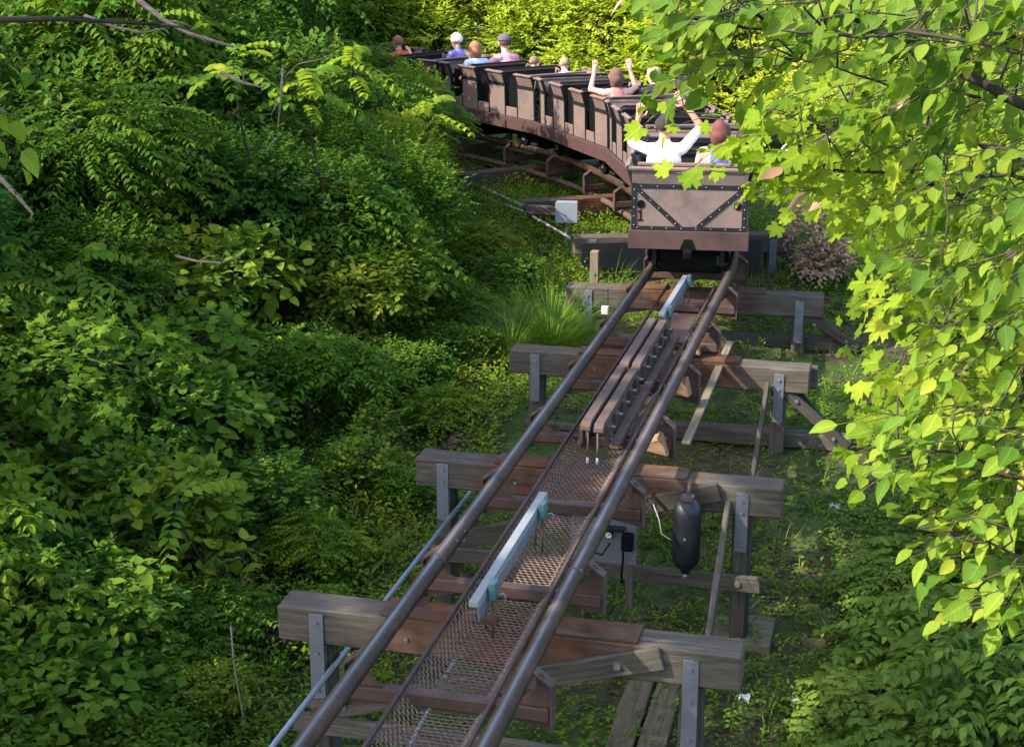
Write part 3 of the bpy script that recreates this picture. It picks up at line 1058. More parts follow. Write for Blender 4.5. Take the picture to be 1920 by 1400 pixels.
def make_person(loc, rz, label, shirt, skin=(.42, .24, .17), hair=(.05, .03, .02), hairlen=0, scale=1.0, arms=('down', 'down'), sleeve=.5, hat=None, tank=False, turn=0.0, beard=False):
    t = props(empty('person', loc, rz), label, 'person', 'riders on the train')
    t.scale = (scale * 1.08,) * 3
    caps = []          # a, b, ra, rb, material slot (0 shirt, 1 skin, 2 trousers)

    def C(a, b, ra, rb, m, sq=(1, 1)): caps.append((Vector(a), Vector(b), ra, rb, m, sq))
    C((0, .0, .10), (0, .0, .14), .15, .15, 2, (1.15, .85))
    C((0, -.01, .20), (0, -.02, .40), .135, .150, 0, (1.15, .78))
    C((0, -.02, .40), (0, -.015, .47), .150, .125, 0, (1.2, .75))
    C((-.135, -.015, .505), (.135, -.015, .505), .066, .066, 1 if tank else 0)
    C((0, -.01, .51), (0, .015, .63), .062, .055, 1)
    cs, sn = math.cos(turn), math.sin(turn)
    hc = Vector((0, .035, .712))

    def Hd(x, y, z): return hc + Vector((x * cs - y * sn, x * sn + y * cs, z))
    C(Hd(0, -.012, .02), Hd(0, .012, .03), .088, .086, 1)
    C(Hd(0, .02, -.05), Hd(0, .035, -.075), .062, .042, 1)
    C(Hd(0, .092, .0), Hd(0, .112, -.022), .011, .015, 1)
    for sx in (-1, 1):
        C(Hd(sx * .088, -.005, .015), Hd(sx * .090, -.012, -.02), .018, .012, 1)
    hands = []
    for sx, pose in ((-1, arms[0]), (1, arms[1])):
        S = Vector((sx * .175, -.01, .505))
        if pose == 'up':
            Eb, Wr, hd = Vector((sx * .34, .10, .55)), Vector((sx * .27, .15, .78)), Vector((-sx * .15, .1, 1))
        elif pose == 'bent':
            Eb, Wr, hd = Vector((sx * .36, .06, .72)), Vector((sx * .20, .06, .93)), Vector((-sx * .6, .1, .6))
        elif pose == 'out':
            Eb, Wr, hd = Vector((sx * .40, .04, .36)), Vector((sx * .48, .22, .50)), Vector((sx * .2, .6, .6))
        elif pose == 'side':
            Eb, Wr, hd = Vector((sx * .42, .06, .44)), Vector((sx * .62, .12, .50)), Vector((sx, .1, .1))
        else:
            Eb, Wr, hd = Vector((sx * .25, .02, .26)), Vector((sx * .18, .26, .24)), Vector((-sx * .2, 1, -.1))
        mid = S.lerp(Eb, sleeve)
        C(S, mid, .058, .052, 1 if tank else 0)
        C(mid, Eb, .046, .040, 1)
        C(Eb, Wr, .042, .028, 1)
        hands.append((Wr, hd.normalized(), sx))
        # legs: seated
        K = Vector((sx * .12, .46, .13))
        A = Vector((sx * .12, .50, -.26))
        C((sx * .09, .05, .09), K, .085, .062, 2)
        C(K, A, .060, .042, 2)
        C(A + Vector((0, -.03, -.03)), A + Vector((0, .14, -.045)), .040, .034, 1)
    bm = bmesh.new()
    for a, b, ra, rb, m, sq in caps:
        capsule_bm(bm, a, b, ra, rb, sq)
    bmesh.ops.recalc_face_normals(bm, faces=bm.faces[:])
    tmp = bpy.data.objects.new('tmp', bm_mesh(bm))
    COL.objects.link(tmp)
    md = tmp.modifiers.new('r', 'REMESH')
    md.mode = 'VOXEL'
    md.voxel_size = .013
    ms = tmp.modifiers.new('s', 'SMOOTH')
    ms.factor = .5
    ms.iterations = 5
    dg = bpy.context.evaluated_depsgraph_get()
    me = bpy.data.meshes.new_from_object(tmp.evaluated_get(dg))
    bpy.data.objects.remove(tmp)
    # material per face: the nearest limb, clothing wins a tie
    co = np.zeros(len(me.polygons) * 3)
    me.polygons.foreach_get('center', co)
    co = co.reshape(-1, 3)
    best = np.full(len(co), 1e9)
    slot = np.zeros(len(co), int)
    for a, b, ra, rb, m, sq in caps:
        ab = np.array(b - a)
        L2 = max(1e-9, ab @ ab)
        tt = np.clip(((co - np.array(a)) @ ab) / L2, 0, 1)
        q = np.array(a) + tt[:, None] * ab
        d = np.linalg.norm(co - q, axis=1) - (ra + (rb - ra) * tt) * max(sq) ** .5 - (.006 if m != 1 else 0)
        k = d < best
        best[k] = d[k]
        slot[k] = m
    if tank:      # a racer back: skin on the shoulder blades, cloth down the middle of the back
        sh = (co[:, 2] > .37) & (np.abs(co[:, 0]) > .105 - (co[:, 2] - .37) * .15) & (slot == 0) & (co[:, 1] < .04)
        slot[sh] = 1
        st = (co[:, 2] > .44) & (co[:, 2] < .575) & (np.abs(np.abs(co[:, 0]) - .055) < .02)
        slot[st] = 0
    if len(me.materials): me.materials.clear()
    for m in (cloth_mat(shirt), skin_mat(skin), cloth_mat((.03, .035, .05))):
        me.materials.append(m)
    # hands: palm, four fingers of different length with a bend, thumb from the side of the palm
    bm = bmesh.new()
    bm.from_mesh(me)
    bm.faces.ensure_lookup_table()
    for i, f in enumerate(bm.faces):
        f.material_index = int(slot[i])
        f.smooth = True
    n0 = len(bm.faces)
    for Wr, hd, sx in hands:
        side = hd.cross(Vector((0, 1, .2))).normalized()
        nrm = side.cross(hd).normalized()
        capsule_bm(bm, Wr - hd * .01, Wr + hd * .075, .028, .036, (1, 1), 10)
        for j, (o_, L) in enumerate(((-.030, .062), (-.010, .076), (.011, .072), (.030, .055))):
            r0 = Wr + hd * .09 + side * o_
            k1 = r0 + hd * L * .55 + side * o_ * .12
            k2 = k1 + (hd * .85 + nrm * .5).normalized() * L * .5
            capsule_bm(bm, r0, k1, .0095, .0088, (1, 1), 8)
            capsule_bm(bm, k1, k2, .0088, .0075, (1, 1), 8)
        b0 = Wr + hd * .03 + side * .028 * sx
        b1 = b0 + (hd * .6 + side * sx).normalized() * .042
        capsule_bm(bm, b0, b1, .013, .011, (1, 1), 8)
        capsule_bm(bm, b1, b1 + (hd + side * sx * .3).normalized() * .032, .011, .009, (1, 1), 8)
    bm.faces.ensure_lookup_table()
    for f in bm.faces[n0:]:
        f.material_index = 1
        f.smooth = True
    bm.to_mesh(me)
    bm.free()
    body = link('body', me, None, t)
    # eyes
    for sx in (-1, 1):
        bm = bmesh.new()
        bmesh.ops.create_icosphere(bm, subdivisions=1, radius=.010)
        e = link('eye', bm_mesh(bm), M['black'], t)
        e.location = Hd(sx * .032, .086, .015)
    # hair, a shell over crown and back that may hang below the neck
    hm = cloth_mat(hair)
    bm = bmesh.new()
    bmesh.ops.create_icosphere(bm, subdivisions=3, radius=1)
    rr = random.Random(label)
    for v in bm.verts:
        d = v.co.normalized()
        an = math.atan2(d.x, -d.y)
        r = .103 + .006 * math.sin(an * 13 + d.z * 5) + .004 * math.sin(an * 29 - d.z * 3) + rr.uniform(-.004, .004)
        q = Vector((d.x * r * .98, d.y * r * 1.02, d.z * r * 1.04))
        if d.y > .45 and d.z < .35:        # face stays free: pull inside the head
            q *= .62
        if d.z < -.2 and hairlen > 0 and d.y < .4:
            q.z -= hairlen * (-d.z - .2) * 1.25
            q.y -= .03
            q.x *= 1 + .25 * (-d.z)
        elif d.z < -.5:
            q *= .8
        v.co = q
    for f in bm.faces: f.smooth = True
    h = link('hair', bm_mesh(bm), hm, t)
    h.location = hc + Vector((0, -.012, .022))
    h.rotation_euler = (0, 0, turn)
    if hat:
        ct = cloth_mat(hat)
        bm = bmesh.new()
        bmesh.ops.create_uvsphere(bm, u_segments=20, v_segments=12, radius=1)
        bmesh.ops.delete(bm, geom=[v for v in bm.verts if v.co.z < -.02], context='VERTS')
        for v in bm.verts: v.co = Vector((v.co.x * .112, v.co.y * .12, v.co.z * .098))
        for f in bm.faces: f.smooth = True
        ho = link('cap', bm_mesh(bm), ct, t)
        ho.location = hc + Vector((0, -.005, .055))
        ho.rotation_euler = (0, 0, turn)
        bm = bmesh.new()
        vs, lo = [], []
        for k in range(13):
            an = math.radians(10 + 160 * k / 12)
            vs.append((bm.verts.new((.108 * math.cos(an), .108 * math.sin(an), .0)), bm.verts.new((.115 * math.cos(an), .108 * math.sin(an) + .085 * math.sin(an), -.012))))
        for p_, q_ in zip(vs, vs[1:]): bm.faces.new((p_[0], p_[1], q_[1], q_[0]))
        bmesh.ops.solidify(bm, geom=bm.faces[:], thickness=.006)
        link('brim', bm_mesh(bm), ct, ho)
    return t


def seat(ci, row, side, dz=0.0):
    _, p0, a = cars[ci]
    y = .26 + row * .90 + .20
    x = side * .31
    return (p0.x + x * math.cos(a) - y * math.sin(a), p0.y + x * math.sin(a) + y * math.cos(a), RAILZ + .67 + dz), a


PEOPLE = [
    (0, 0, -1, dict(label='rider in white shirt with both arms lifted, in the numeral 1 car', shirt=(.80, .80, .80), skin=(.40, .20, .13), hair=(.012, .009, .008), arms=('up', 'bent'), sleeve=.75, scale=1.05)),
    (0, 0, 1, dict(label='rider in blue tank top with auburn hair, in the numeral 1 car', shirt=(.06, .07, .48), skin=(.50, .29, .23), hair=(.085, .022, .018), hairlen=.07, arms=('down', 'side'), tank=True, sleeve=.3)),
    (1, 2, 1, dict(label='dark haired rider in the second car, head and shoulder showing', shirt=(.03, .03, .035), skin=(.22, .12, .08), hair=(.008, .007, .009), scale=1.0)),
    (2, 0, 1, dict(label='fair haired rider in black shirt beside the arm raising rider', shirt=(.015, .014, .02), skin=(.50, .32, .25), hair=(.30, .20, .12), turn=.7, sleeve=.6)),
    (2, 0, -1, dict(label='brown haired rider with both bare arms raised', shirt=(.38, .12, .11), skin=(.50, .27, .20), hair=(.09, .045, .03), hairlen=.07, arms=('up', 'up'), tank=True, sleeve=.3)),
    (3, 0, 1, dict(label='small blond child in white shirt behind the pink shirt rider', shirt=(.75, .74, .72), skin=(.52, .33, .25), hair=(.26, .16, .085), scale=.82)),
    (3, 1, 1, dict(label='small child with brown hair half hidden behind the pink shirt rider', shirt=(.50, .15, .19), skin=(.5, .3, .23), hair=(.17, .09, .055), scale=.76)),
    (3, 2, 1, dict(label='rider in pink shirt and dark baseball cap', shirt=(.62, .27, .30), skin=(.52, .30, .23), hair=(.06, .035, .025), hat=(.075, .055, .065), arms=('out', 'down'), scale=1.08, turn=-.3)),
    (3, 2, -1, dict(label='rider with reddish hair in pale top with blue panel', shirt=(.48, .56, .70), skin=(.52, .33, .26), hair=(.22, .095, .045), hairlen=.11, turn=-.25, sleeve=.3)),
    (4, 0, 1, dict(label='white haired rider in purple shirt', shirt=(.20, .16, .42), skin=(.48, .28, .22), hair=(.72, .70, .66), scale=1.02)),
    (4, 1, -1, dict(label='rider in red and orange beside the trees', shirt=(.62, .08, .05), skin=(.52, .28, .2), hair=(.20, .07, .045), scale=.95, arms=('down', 'out'))),
]
for ci, row, side, kw in PEOPLE:
    loc, a = seat(ci, row, side, .07 if ci == 0 else 0)
    make_person(loc, a, **kw)

# ------------------------------------------------------------------ foliage toolkit
def norm(v):
    return v / np.maximum(1e-9, np.linalg.norm(v, axis=-1, keepdims=True))


# templates: length along +x (0..1), width along y, normal +z; triangles only
def tpl_rhomb():
    v = np.array([(0, 0, 0), (.42, .25, .05), (1, 0, -.10), (.42, -.25, .05)], float)
    return v, np.array([(0, 2, 1), (0, 3, 2)])


def tpl_oval(w=.30, heart=False, droop=.12, n=5):
    left = []
    for i in range(1, n + 1):
        t = i / (n + 1)
        ww = w * math.sin(PI * t ** (.62 if heart else .8)) ** .85
        left.append((t + (-.06 if heart and i == 1 else 0), ww, .05 * math.sin(PI * t) + .05 * ww / w - droop * t * t))
    mid = [(i / (n + 1), 0, -droop * (i / (n + 1)) ** 2) for i in range(n + 2)]
    v = mid + left + [(x, -y, z) for x, y, z in left]
    f = []
    for off, flip in ((n + 2, 0), (2 * n + 2, 1)):
        tr = [(0, 1, off)]
        for i in range(n - 1):
            tr += [(i + 1, i + 2, off + i + 1), (i + 1, off + i + 1, off + i)]
        tr += [(n, n + 1, off + n - 1)]
        f += [t if not flip else t[::-1] for t in tr]
    return np.array(v, float), np.array(f)


def tpl_maple(seed=0):
    r = random.Random(seed)
    # outline of one half: (angle from the mid lobe in degrees, radius); base of the leaf at the origin
    half = [(0, 1.0), (9, .78), (17, .80), (24, .52), (38, .86), (50, .70), (58, .80), (70, .46), (92, .62), (112, .50), (128, .40), (150, .12)]
    c = Vector((.38, 0, .03))
    pts = []
    for a, d in half: pts.append((a, d))
    for a, d in reversed(half[1:]): pts.append((-a, d * r.uniform(.9, 1.08)))
    v = [tuple(c)]
    for a, d in pts:
        rr_ = d * .66
        x = c.x + rr_ * math.cos(math.radians(a))
        y = rr_ * math.sin(math.radians(a))
        v.append((x, y, .02 - .16 * (x - .38) ** 2 - .20 * y * y + .025 * math.sin(5 * a)))
    n = len(pts)
    f = [(0, 1 + i, 1 + (i + 1) % n) for i in range(n)]
    return np.array(v, float), np.array(f)


def twisted(tp, seed):
    """the same leaf curled, twisted and a little lopsided"""
    r = random.Random(seed)
    V, F = tp[0].copy(), tp[1]
    cu, tw, wv, sk = r.uniform(-.35, .45), r.uniform(-.7, .7), r.uniform(.0, .07), r.uniform(-.15, .15)
    for i, (x, y, z) in enumerate(V):
        z2 = z - cu * x * x + wv * math.sin(9 * x + 7 * y) + r.uniform(.1, .7) * y * y
        y2 = y * (1 + (sk if y > 0 else -sk)) + .10 * sk * math.sin(3 * x)
        a = tw * x
        V[i] = (x, y2 * math.cos(a) - z2 * math.sin(a), y2 * math.sin(a) + z2 * math.cos(a))
    return V, F


def tpl_blade():
    v = np.array([(0, .022, 0), (0, -.022, 0), (.45, .018, .02), (.45, -.018, .02), (.8, .010, -.06), (.8, -.010, -.06), (1, 0, -.18)], float)
    return v, np.array([(0, 1, 3), (0, 3, 2), (2, 3, 5), (2, 5, 4), (4, 5, 6)])


def leaf_mesh(name, tpl, pos, xdir, ndir, size, var, wid=None):
    """one mesh out of many leaves: tip direction, surface normal, length, tone"""
    V, F = tpl
    X = norm(xdir)
    Y = norm(np.cross(ndir, X))
    Z = np.cross(X, Y)
    n, k = len(pos), len(V)
    wy = np.ones(n) if wid is None else wid
    P = (pos[:, None, :] + size[:, None, None] * (V[None, :, 0:1] * X[:, None, :] + V[None, :, 1:2] * wy[:, None, None] * Y[:, None, :] + V[None, :, 2:3] * Z[:, None, :])).reshape(-1, 3)
    T = (F[None] + (np.arange(n) * k)[:, None, None]).reshape(-1)
    me = bpy.data.meshes.new(name)
    me.vertices.add(n * k)
    me.vertices.foreach_set('co', P.astype(np.float32).ravel())
    me.loops.add(len(T))
    me.loops.foreach_set('vertex_index', T.astype(np.int32))
    np_ = len(T) // 3
    me.polygons.add(np_)
    me.polygons.foreach_set('loop_start', np.arange(0, len(T), 3, dtype=np.int32))
    at = me.attributes.new('v', 'FLOAT', 'POINT')
    at.data.foreach_set('value', np.repeat(var, k).astype(np.float32))
    me.update(calc_edges=True)
    return me


def merge_sets(sets):
    return [np.concatenate([s[i] for s in sets]) for i in range(5)]


def rand_dir(n, zmin=-1.0):
    d = rng.normal(size=(n * 3, 3))
    d = norm(d)
    d = d[d[:, 2] > zmin][:n]
    while len(d) < n:
        e = norm(rng.normal(size=(n, 3)))
        d = np.concatenate([d, e[e[:, 2] > zmin]])[:n]
    return d


def shell_points(lobes, n, zmin=-.35, inner=.45):
    """points spread through the outer part of several overlapping lobes"""
    L = np.array(lobes, float)
    area = L[:, 3] * L[:, 4] + L[:, 3] * L[:, 5] + L[:, 4] * L[:, 5]
    pick = rng.choice(len(L), n, p=area / area.sum())
    d = rand_dir(n, zmin)
    rad = 1 - (1 - inner) * rng.random(n) ** 1.8
    rad *= 1 + .10 * rng.normal(size=n)
    p = L[pick, :3] + d * L[pick, 3:6] * rad[:, None]
    return p, norm(d / L[pick, 3:6])


def sprigs(p, out, nl, length, leaf, spread=.9, droop=.15, tone=None):
    """twigs with leaves set alternately along them -> pos, xdir, ndir, size, var"""
    n = len(p)
    d = norm(out * .8 + np.array([0, 0, .25]) + rng.normal(size=(n, 3)) * .5)
    side = norm(np.cross(d, np.array([0, 0, 1.0]) + rng.normal(size=(n, 3)) * .15))
    base = rng.random(n) if tone is None else tone
    sets = []
    for j in range(nl):
        t = (j + .4) / nl
        q = p + d * (length * t) + np.array([0, 0, -1.0]) * (droop * length * t * t)
        sg = 1 if j % 2 else -1
        xd = norm(side * sg * spread + d * (.55 + .5 * t) + np.array([0, 0, -.25]) + rng.normal(size=(n, 3)) * .22)
        nd = norm(np.array([0, 0, 1.0]) + out * .35 + rng.normal(size=(n, 3)) * .38)
        sets.append((q, xd, nd, leaf * rng.uniform(.65, 1.15, n) * (1 - .25 * t), np.clip(base * .55 + rng.random(n) * .45, 0, .999)))
    return merge_sets(sets)


def fronds(p, out, pairs, length, leaf):
    """compound leaves: paired leaflets on an arching stalk"""
    n = len(p)
    h = out * np.array([1, 1, 0]) + rng.normal(size=(n, 3)) * np.array([.6, .6, .12])
    d = norm(h + np.array([0, 0, .18]))
    side = norm(np.cross(d, np.array([0, 0, 1.0])))
    up = np.cross(side, d)
    L = length * rng.uniform(.7, 1.25, n)
    base = rng.random(n)
    sets = []
    for j in range(pairs):
        t = (j + 1) / pairs
        q = p + d * (L * t)[:, None] - np.array([0, 0, 1.0]) * (L * .42 * t * t)[:, None]
        tang = norm(d - np.array([0, 0, .84 * t]))
        for sg in (-1, 1):
            xd = norm(side * sg + tang * .45 - np.array([0, 0, .22]) + rng.normal(size=(n, 3)) * .10)
            nd = norm(up + rng.normal(size=(n, 3)) * .22)
            sets.append((q, xd, nd, leaf * rng.uniform(.85, 1.12, n) * (1 - .35 * abs(t - .45)), np.clip(base * .7 + rng.random(n) * .3, 0, .999)))
    tang = norm(d - np.array([0, 0, .84]))
    sets.append((p + d * L[:, None] - np.array([0, 0, 1.0]) * (L * .42)[:, None], tang, up, np.full(n, leaf * .8), base * .9))
    return merge_sets(sets)


def random_lobes(nl, rad, hgt, seed, low=.25):
    r = random.Random(seed)
    out = []
    for k in range(nl):
        a = 2 * PI * (k / nl) + r.uniform(-.6, .6)
        f = r.uniform(.15, .78)
        z = hgt * r.uniform(low, .80)
        taper = 1 - .55 * max(0, z / hgt - .45)
        out.append((math.cos(a) * rad * f * taper, math.sin(a) * rad * f * taper, z, rad * r.uniform(.36, .55), rad * r.uniform(.36, .55), hgt * r.uniform(.14, .24)))
    return out


def stems_mesh(lobes, hgt, r0, seed, lean=.15, twigs=40):
    r = random.Random(seed)
    bm = bmesh.new()
    tx, ty = r.uniform(-lean, lean), r.uniform(-lean, lean)
    trunk = [Vector((tx * t * t * hgt + .05 * math.sin(4 * t), ty * t * t * hgt, hgt * .72 * t - .15 * (t == 0))) for t in (0, .25, .5, .75, 1)]
    tube_bm(bm, trunk, [r0, r0 * .85, r0 * .68, r0 * .5, r0 * .3], 7)
    ends = []
    for lb in lobes:
        c = Vector(lb[:3])
        t = max(.08, min(.85, c.z / hgt * .75))
        b = Vector((tx * t * t * hgt, ty * t * t * hgt, hgt * .72 * t))
        m = b.lerp(c, .5) + Vector((r.uniform(-.1, .1), r.uniform(-.1, .1), r.uniform(.0, .2))) * hgt * .12
        tube_bm(bm, [b, m, c, c + (c - m) * .6], [r0 * .45, r0 * .32, r0 * .18, r0 * .06], 5)
        ends.append((c, lb))
    for k in range(twigs):
        c, lb = r.choice(ends)
        d = Vector((r.gauss(0, 1), r.gauss(0, 1), r.gauss(.2, .8))).normalized()
        e = c + Vector((d.x * lb[3], d.y * lb[4], d.z * lb[5])) * r.uniform(.7, 1.08)
        m = c.lerp(e, .5) + Vector((r.uniform(-.06, .06), r.uniform(-.06, .06), r.uniform(0, .08)))
        tube_bm(bm, [c, m, e], [r0 * .14, r0 * .09, r0 * .04], 4)
    bmesh.ops.recalc_face_normals(bm, faces=bm.faces[:])
    return bm_mesh(bm, 'stems')


class Plant:
    """trunk mesh + one or two crown meshes, shared by the copies"""
    def __init__(self, name, trunk, crowns, bark='bark'):
        self.name, self.trunk, self.crowns = name, trunk, crowns
        trunk.materials.append(M[bark])
        for me, mat in crowns:
            me.materials.append(M[mat])

    def place(self, x, y, label, cat, group=None, scale=1.0, sz=1.0, rz=None, dz=-.05):
        t = props(empty(self.name, (x, y, ground_z(x, y) + dz), random.uniform(0, 6.28) if rz is None else rz), label, cat, group)
        t.scale = (scale, scale, scale * sz)
        link('trunk', self.trunk, None, t)
        for me, _ in self.crowns:
            props(link('crown', me, None, t), kind='stuff')
        return t


T_R, T_O, T_OV, T_HEART = tpl_rhomb(), tpl_oval(.27, n=2), tpl_oval(.31, n=4), tpl_oval(.42, True, n=3)
T_MAP = tpl_maple()


def shrub(kind, seed, rad, hgt, nl=7, dens=1.0):
    global rng
    rng = np.random.default_rng(seed)
    lobes = random_lobes(nl, rad, hgt, seed)
    tr = stems_mesh(lobes, hgt, .035 + .014 * hgt, seed)
    if kind == 'fine':          # small opposite leaves, layered twigs
        p, o = shell_points(lobes, int(2600 * dens))
        return Plant('leafy_shrub', tr, [(leaf_mesh('crown', T_R, *sprigs(p, o, 12, .34, .085)), 'leaf_mid')])
    if kind == 'fresh':
        p, o = shell_points(lobes, int(2400 * dens))
        return Plant('leafy_shrub', tr, [(leaf_mesh('crown', T_R, *sprigs(p, o, 12, .32, .080)), 'leaf_fresh')])
    if kind == 'deep':
        p, o = shell_points(lobes, int(2000 * dens))
        return Plant('leafy_shrub', tr, [(leaf_mesh('crown', T_O, *sprigs(p, o, 9, .34, .105)), 'leaf_deep')])
    if kind == 'frond':
        p, o = shell_points(lobes, int(900 * dens))
        q, u = shell_points(lobes, int(700 * dens))
        return Plant('compound_leaf_tree', tr, [(leaf_mesh('crown', T_R, *fronds(p, o, 8, .42, .105)), 'leaf_mid'), (leaf_mesh('crown', T_R, *sprigs(q, u, 9, .3, .09)), 'leaf_deep')])
    if kind == 'vine':
        p, o = shell_points(lobes, int(900 * dens), inner=.6)
        q, u = shell_points(lobes, int(1300 * dens))
        return Plant('vine_covered_shrub', tr, [(leaf_mesh('crown', T_HEART, *sprigs(p, o, 3, .2, .145)), 'leaf_mid'), (leaf_mesh('crown', T_R, *sprigs(q, u, 10, .3, .085)), 'leaf_deep')])
    if kind == 'blue':
        p, o = shell_points(lobes, int(560 * dens), inner=.3)
        return Plant('leafy_shrub', tr, [(leaf_mesh('crown', T_OV, *fronds(p, o, 5, .36, .125)), 'leaf_blue')])
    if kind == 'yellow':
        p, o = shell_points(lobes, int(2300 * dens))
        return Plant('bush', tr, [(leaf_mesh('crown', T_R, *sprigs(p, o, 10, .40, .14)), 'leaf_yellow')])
    if kind == 'nfrond':
        p, o = shell_points(lobes, int(330 * dens), inner=.3)
        q, u = shell_points(lobes, int(420 * dens))
        return Plant('compound_leaf_shrub', tr, [(leaf_mesh('crown', T_O, *fronds(p, o, 6, .34, .095)), 'leaf_fresh'), (leaf_mesh('crown', T_R, *sprigs(q, u, 8, .26, .085)), 'leaf_mid')])
    if kind == 'nheart':
        p, o = shell_points(lobes, int(620 * dens), inner=.5)
        q, u = shell_points(lobes, int(420 * dens))
        return Plant('vine_covered_shrub', tr, [(leaf_mesh('crown', T_HEART, *sprigs(p, o, 3, .2, .125)), 'leaf_fresh'), (leaf_mesh('crown', T_R, *sprigs(q, u, 9, .26, .085)), 'leaf_deep')])
    if kind == 'noval':
        p, o = shell_points(lobes, int(700 * dens))
        return Plant('leafy_shrub', tr, [(leaf_mesh('crown', T_OV, *sprigs(p, o, 6, .26, .10)), 'leaf_mid')])
    if kind == 'nmaple':
        p, o = shell_points(lobes, int(330 * dens))
        q, u = shell_points(lobes, int(400 * dens))
        return Plant('young_maple', tr, [(leaf_mesh('crown', T_MAP, *sprigs(p, o, 4, .22, .125)), 'leaf_fresh'), (leaf_mesh('crown', T_R, *sprigs(q, u, 8, .26, .08)), 'leaf_deep')])
    if kind == 'maplebush':
        p, o = shell_points(lobes, int(900 * dens))
        return Plant('maple_tree', tr, [(leaf_mesh('crown', T_MAP, *sprigs(p, o, 4, .30, .17)), 'leaf_maple')])


PL = {
    'fine1': shrub('fine', 1, 1.35, 2.4), 'fine2': shrub('fine', 2, 1.3, 2.2, 9),
    'fresh1': shrub('fresh', 3, 1.3, 2.3, 8), 'fresh2': shrub('fresh', 13, 1.2, 2.0, 7),
    'deep1': shrub('deep', 4, 1.4, 2.6), 'deep2': shrub('deep', 14, 1.3, 2.4, 9),
    'frond1': shrub('frond', 5, 1.35, 2.6, 8), 'frond2': shrub('frond', 15, 1.3, 2.4, 7),
    'vine1': shrub('vine', 6, 1.3, 2.0, 8), 'vine2': shrub('vine', 16, 1.2, 1.8, 8),
    'blue1': shrub('blue', 7, 1.0, 1.3, 8),
    'yellow1': shrub('yellow', 8, 1.9, 4.2, 10), 'yellow2': shrub('yellow', 18, 1.8, 4.6, 11),
    'nfrond1': shrub('nfrond', 21, .85, 1.35, 7), 'nheart1': shrub('nheart', 22, .85, 1.2, 7), 'noval1': shrub('noval', 23, .85, 1.3, 7), 'nmaple1': shrub('nmaple', 24, .85, 1.4, 7),
    'maple1': shrub('maplebush', 9, 1.4, 2.6, 8),
}
SHR_LAB = {
    'fine': ('narrow leaved green shrub', 'thicket shrubs left of the track'),
    'fresh': ('bright green small leaved shrub', 'thicket shrubs left of the track'),
    'deep': ('dark green broad leaved shrub', 'thicket shrubs left of the track'),
    'frond': ('small tree with feathery leaves', 'feathery small trees in the left thicket'),
    'nfrond': ('low shrub with pale compound leaves', 'thicket shrubs left of the track'), 'nheart': ('low shrub under round vine leaves', 'thicket shrubs left of the track'),
    'noval': ('low shrub with oval leaves', 'thicket shrubs left of the track'), 'nmaple': ('low young maple', 'thicket shrubs left of the track'),
    'vine': ('shrub overgrown with round vine leaves', 'thicket shrubs left of the track'),
}
MARKS = [(8.4, 'the near end of the steel pipe'), (10.3, 'the bent by the ground planks'), (12.3, 'the air tank bent'), (14.2, 'the lower brake strips'), (16.0, 'the upper brake strips'),
         (18.2, 'the tall grass clump'), (20.7, 'the dark splash plate'), (23.2, 'the junction box'), (25.8, 'the pale conduit pipes'), (30, 'the front train cars'), (99, 'the fifth train car')]
ORD = ['first', 'second', 'third', 'fourth', 'fifth', 'sixth', 'seventh', 'eighth', 'ninth']
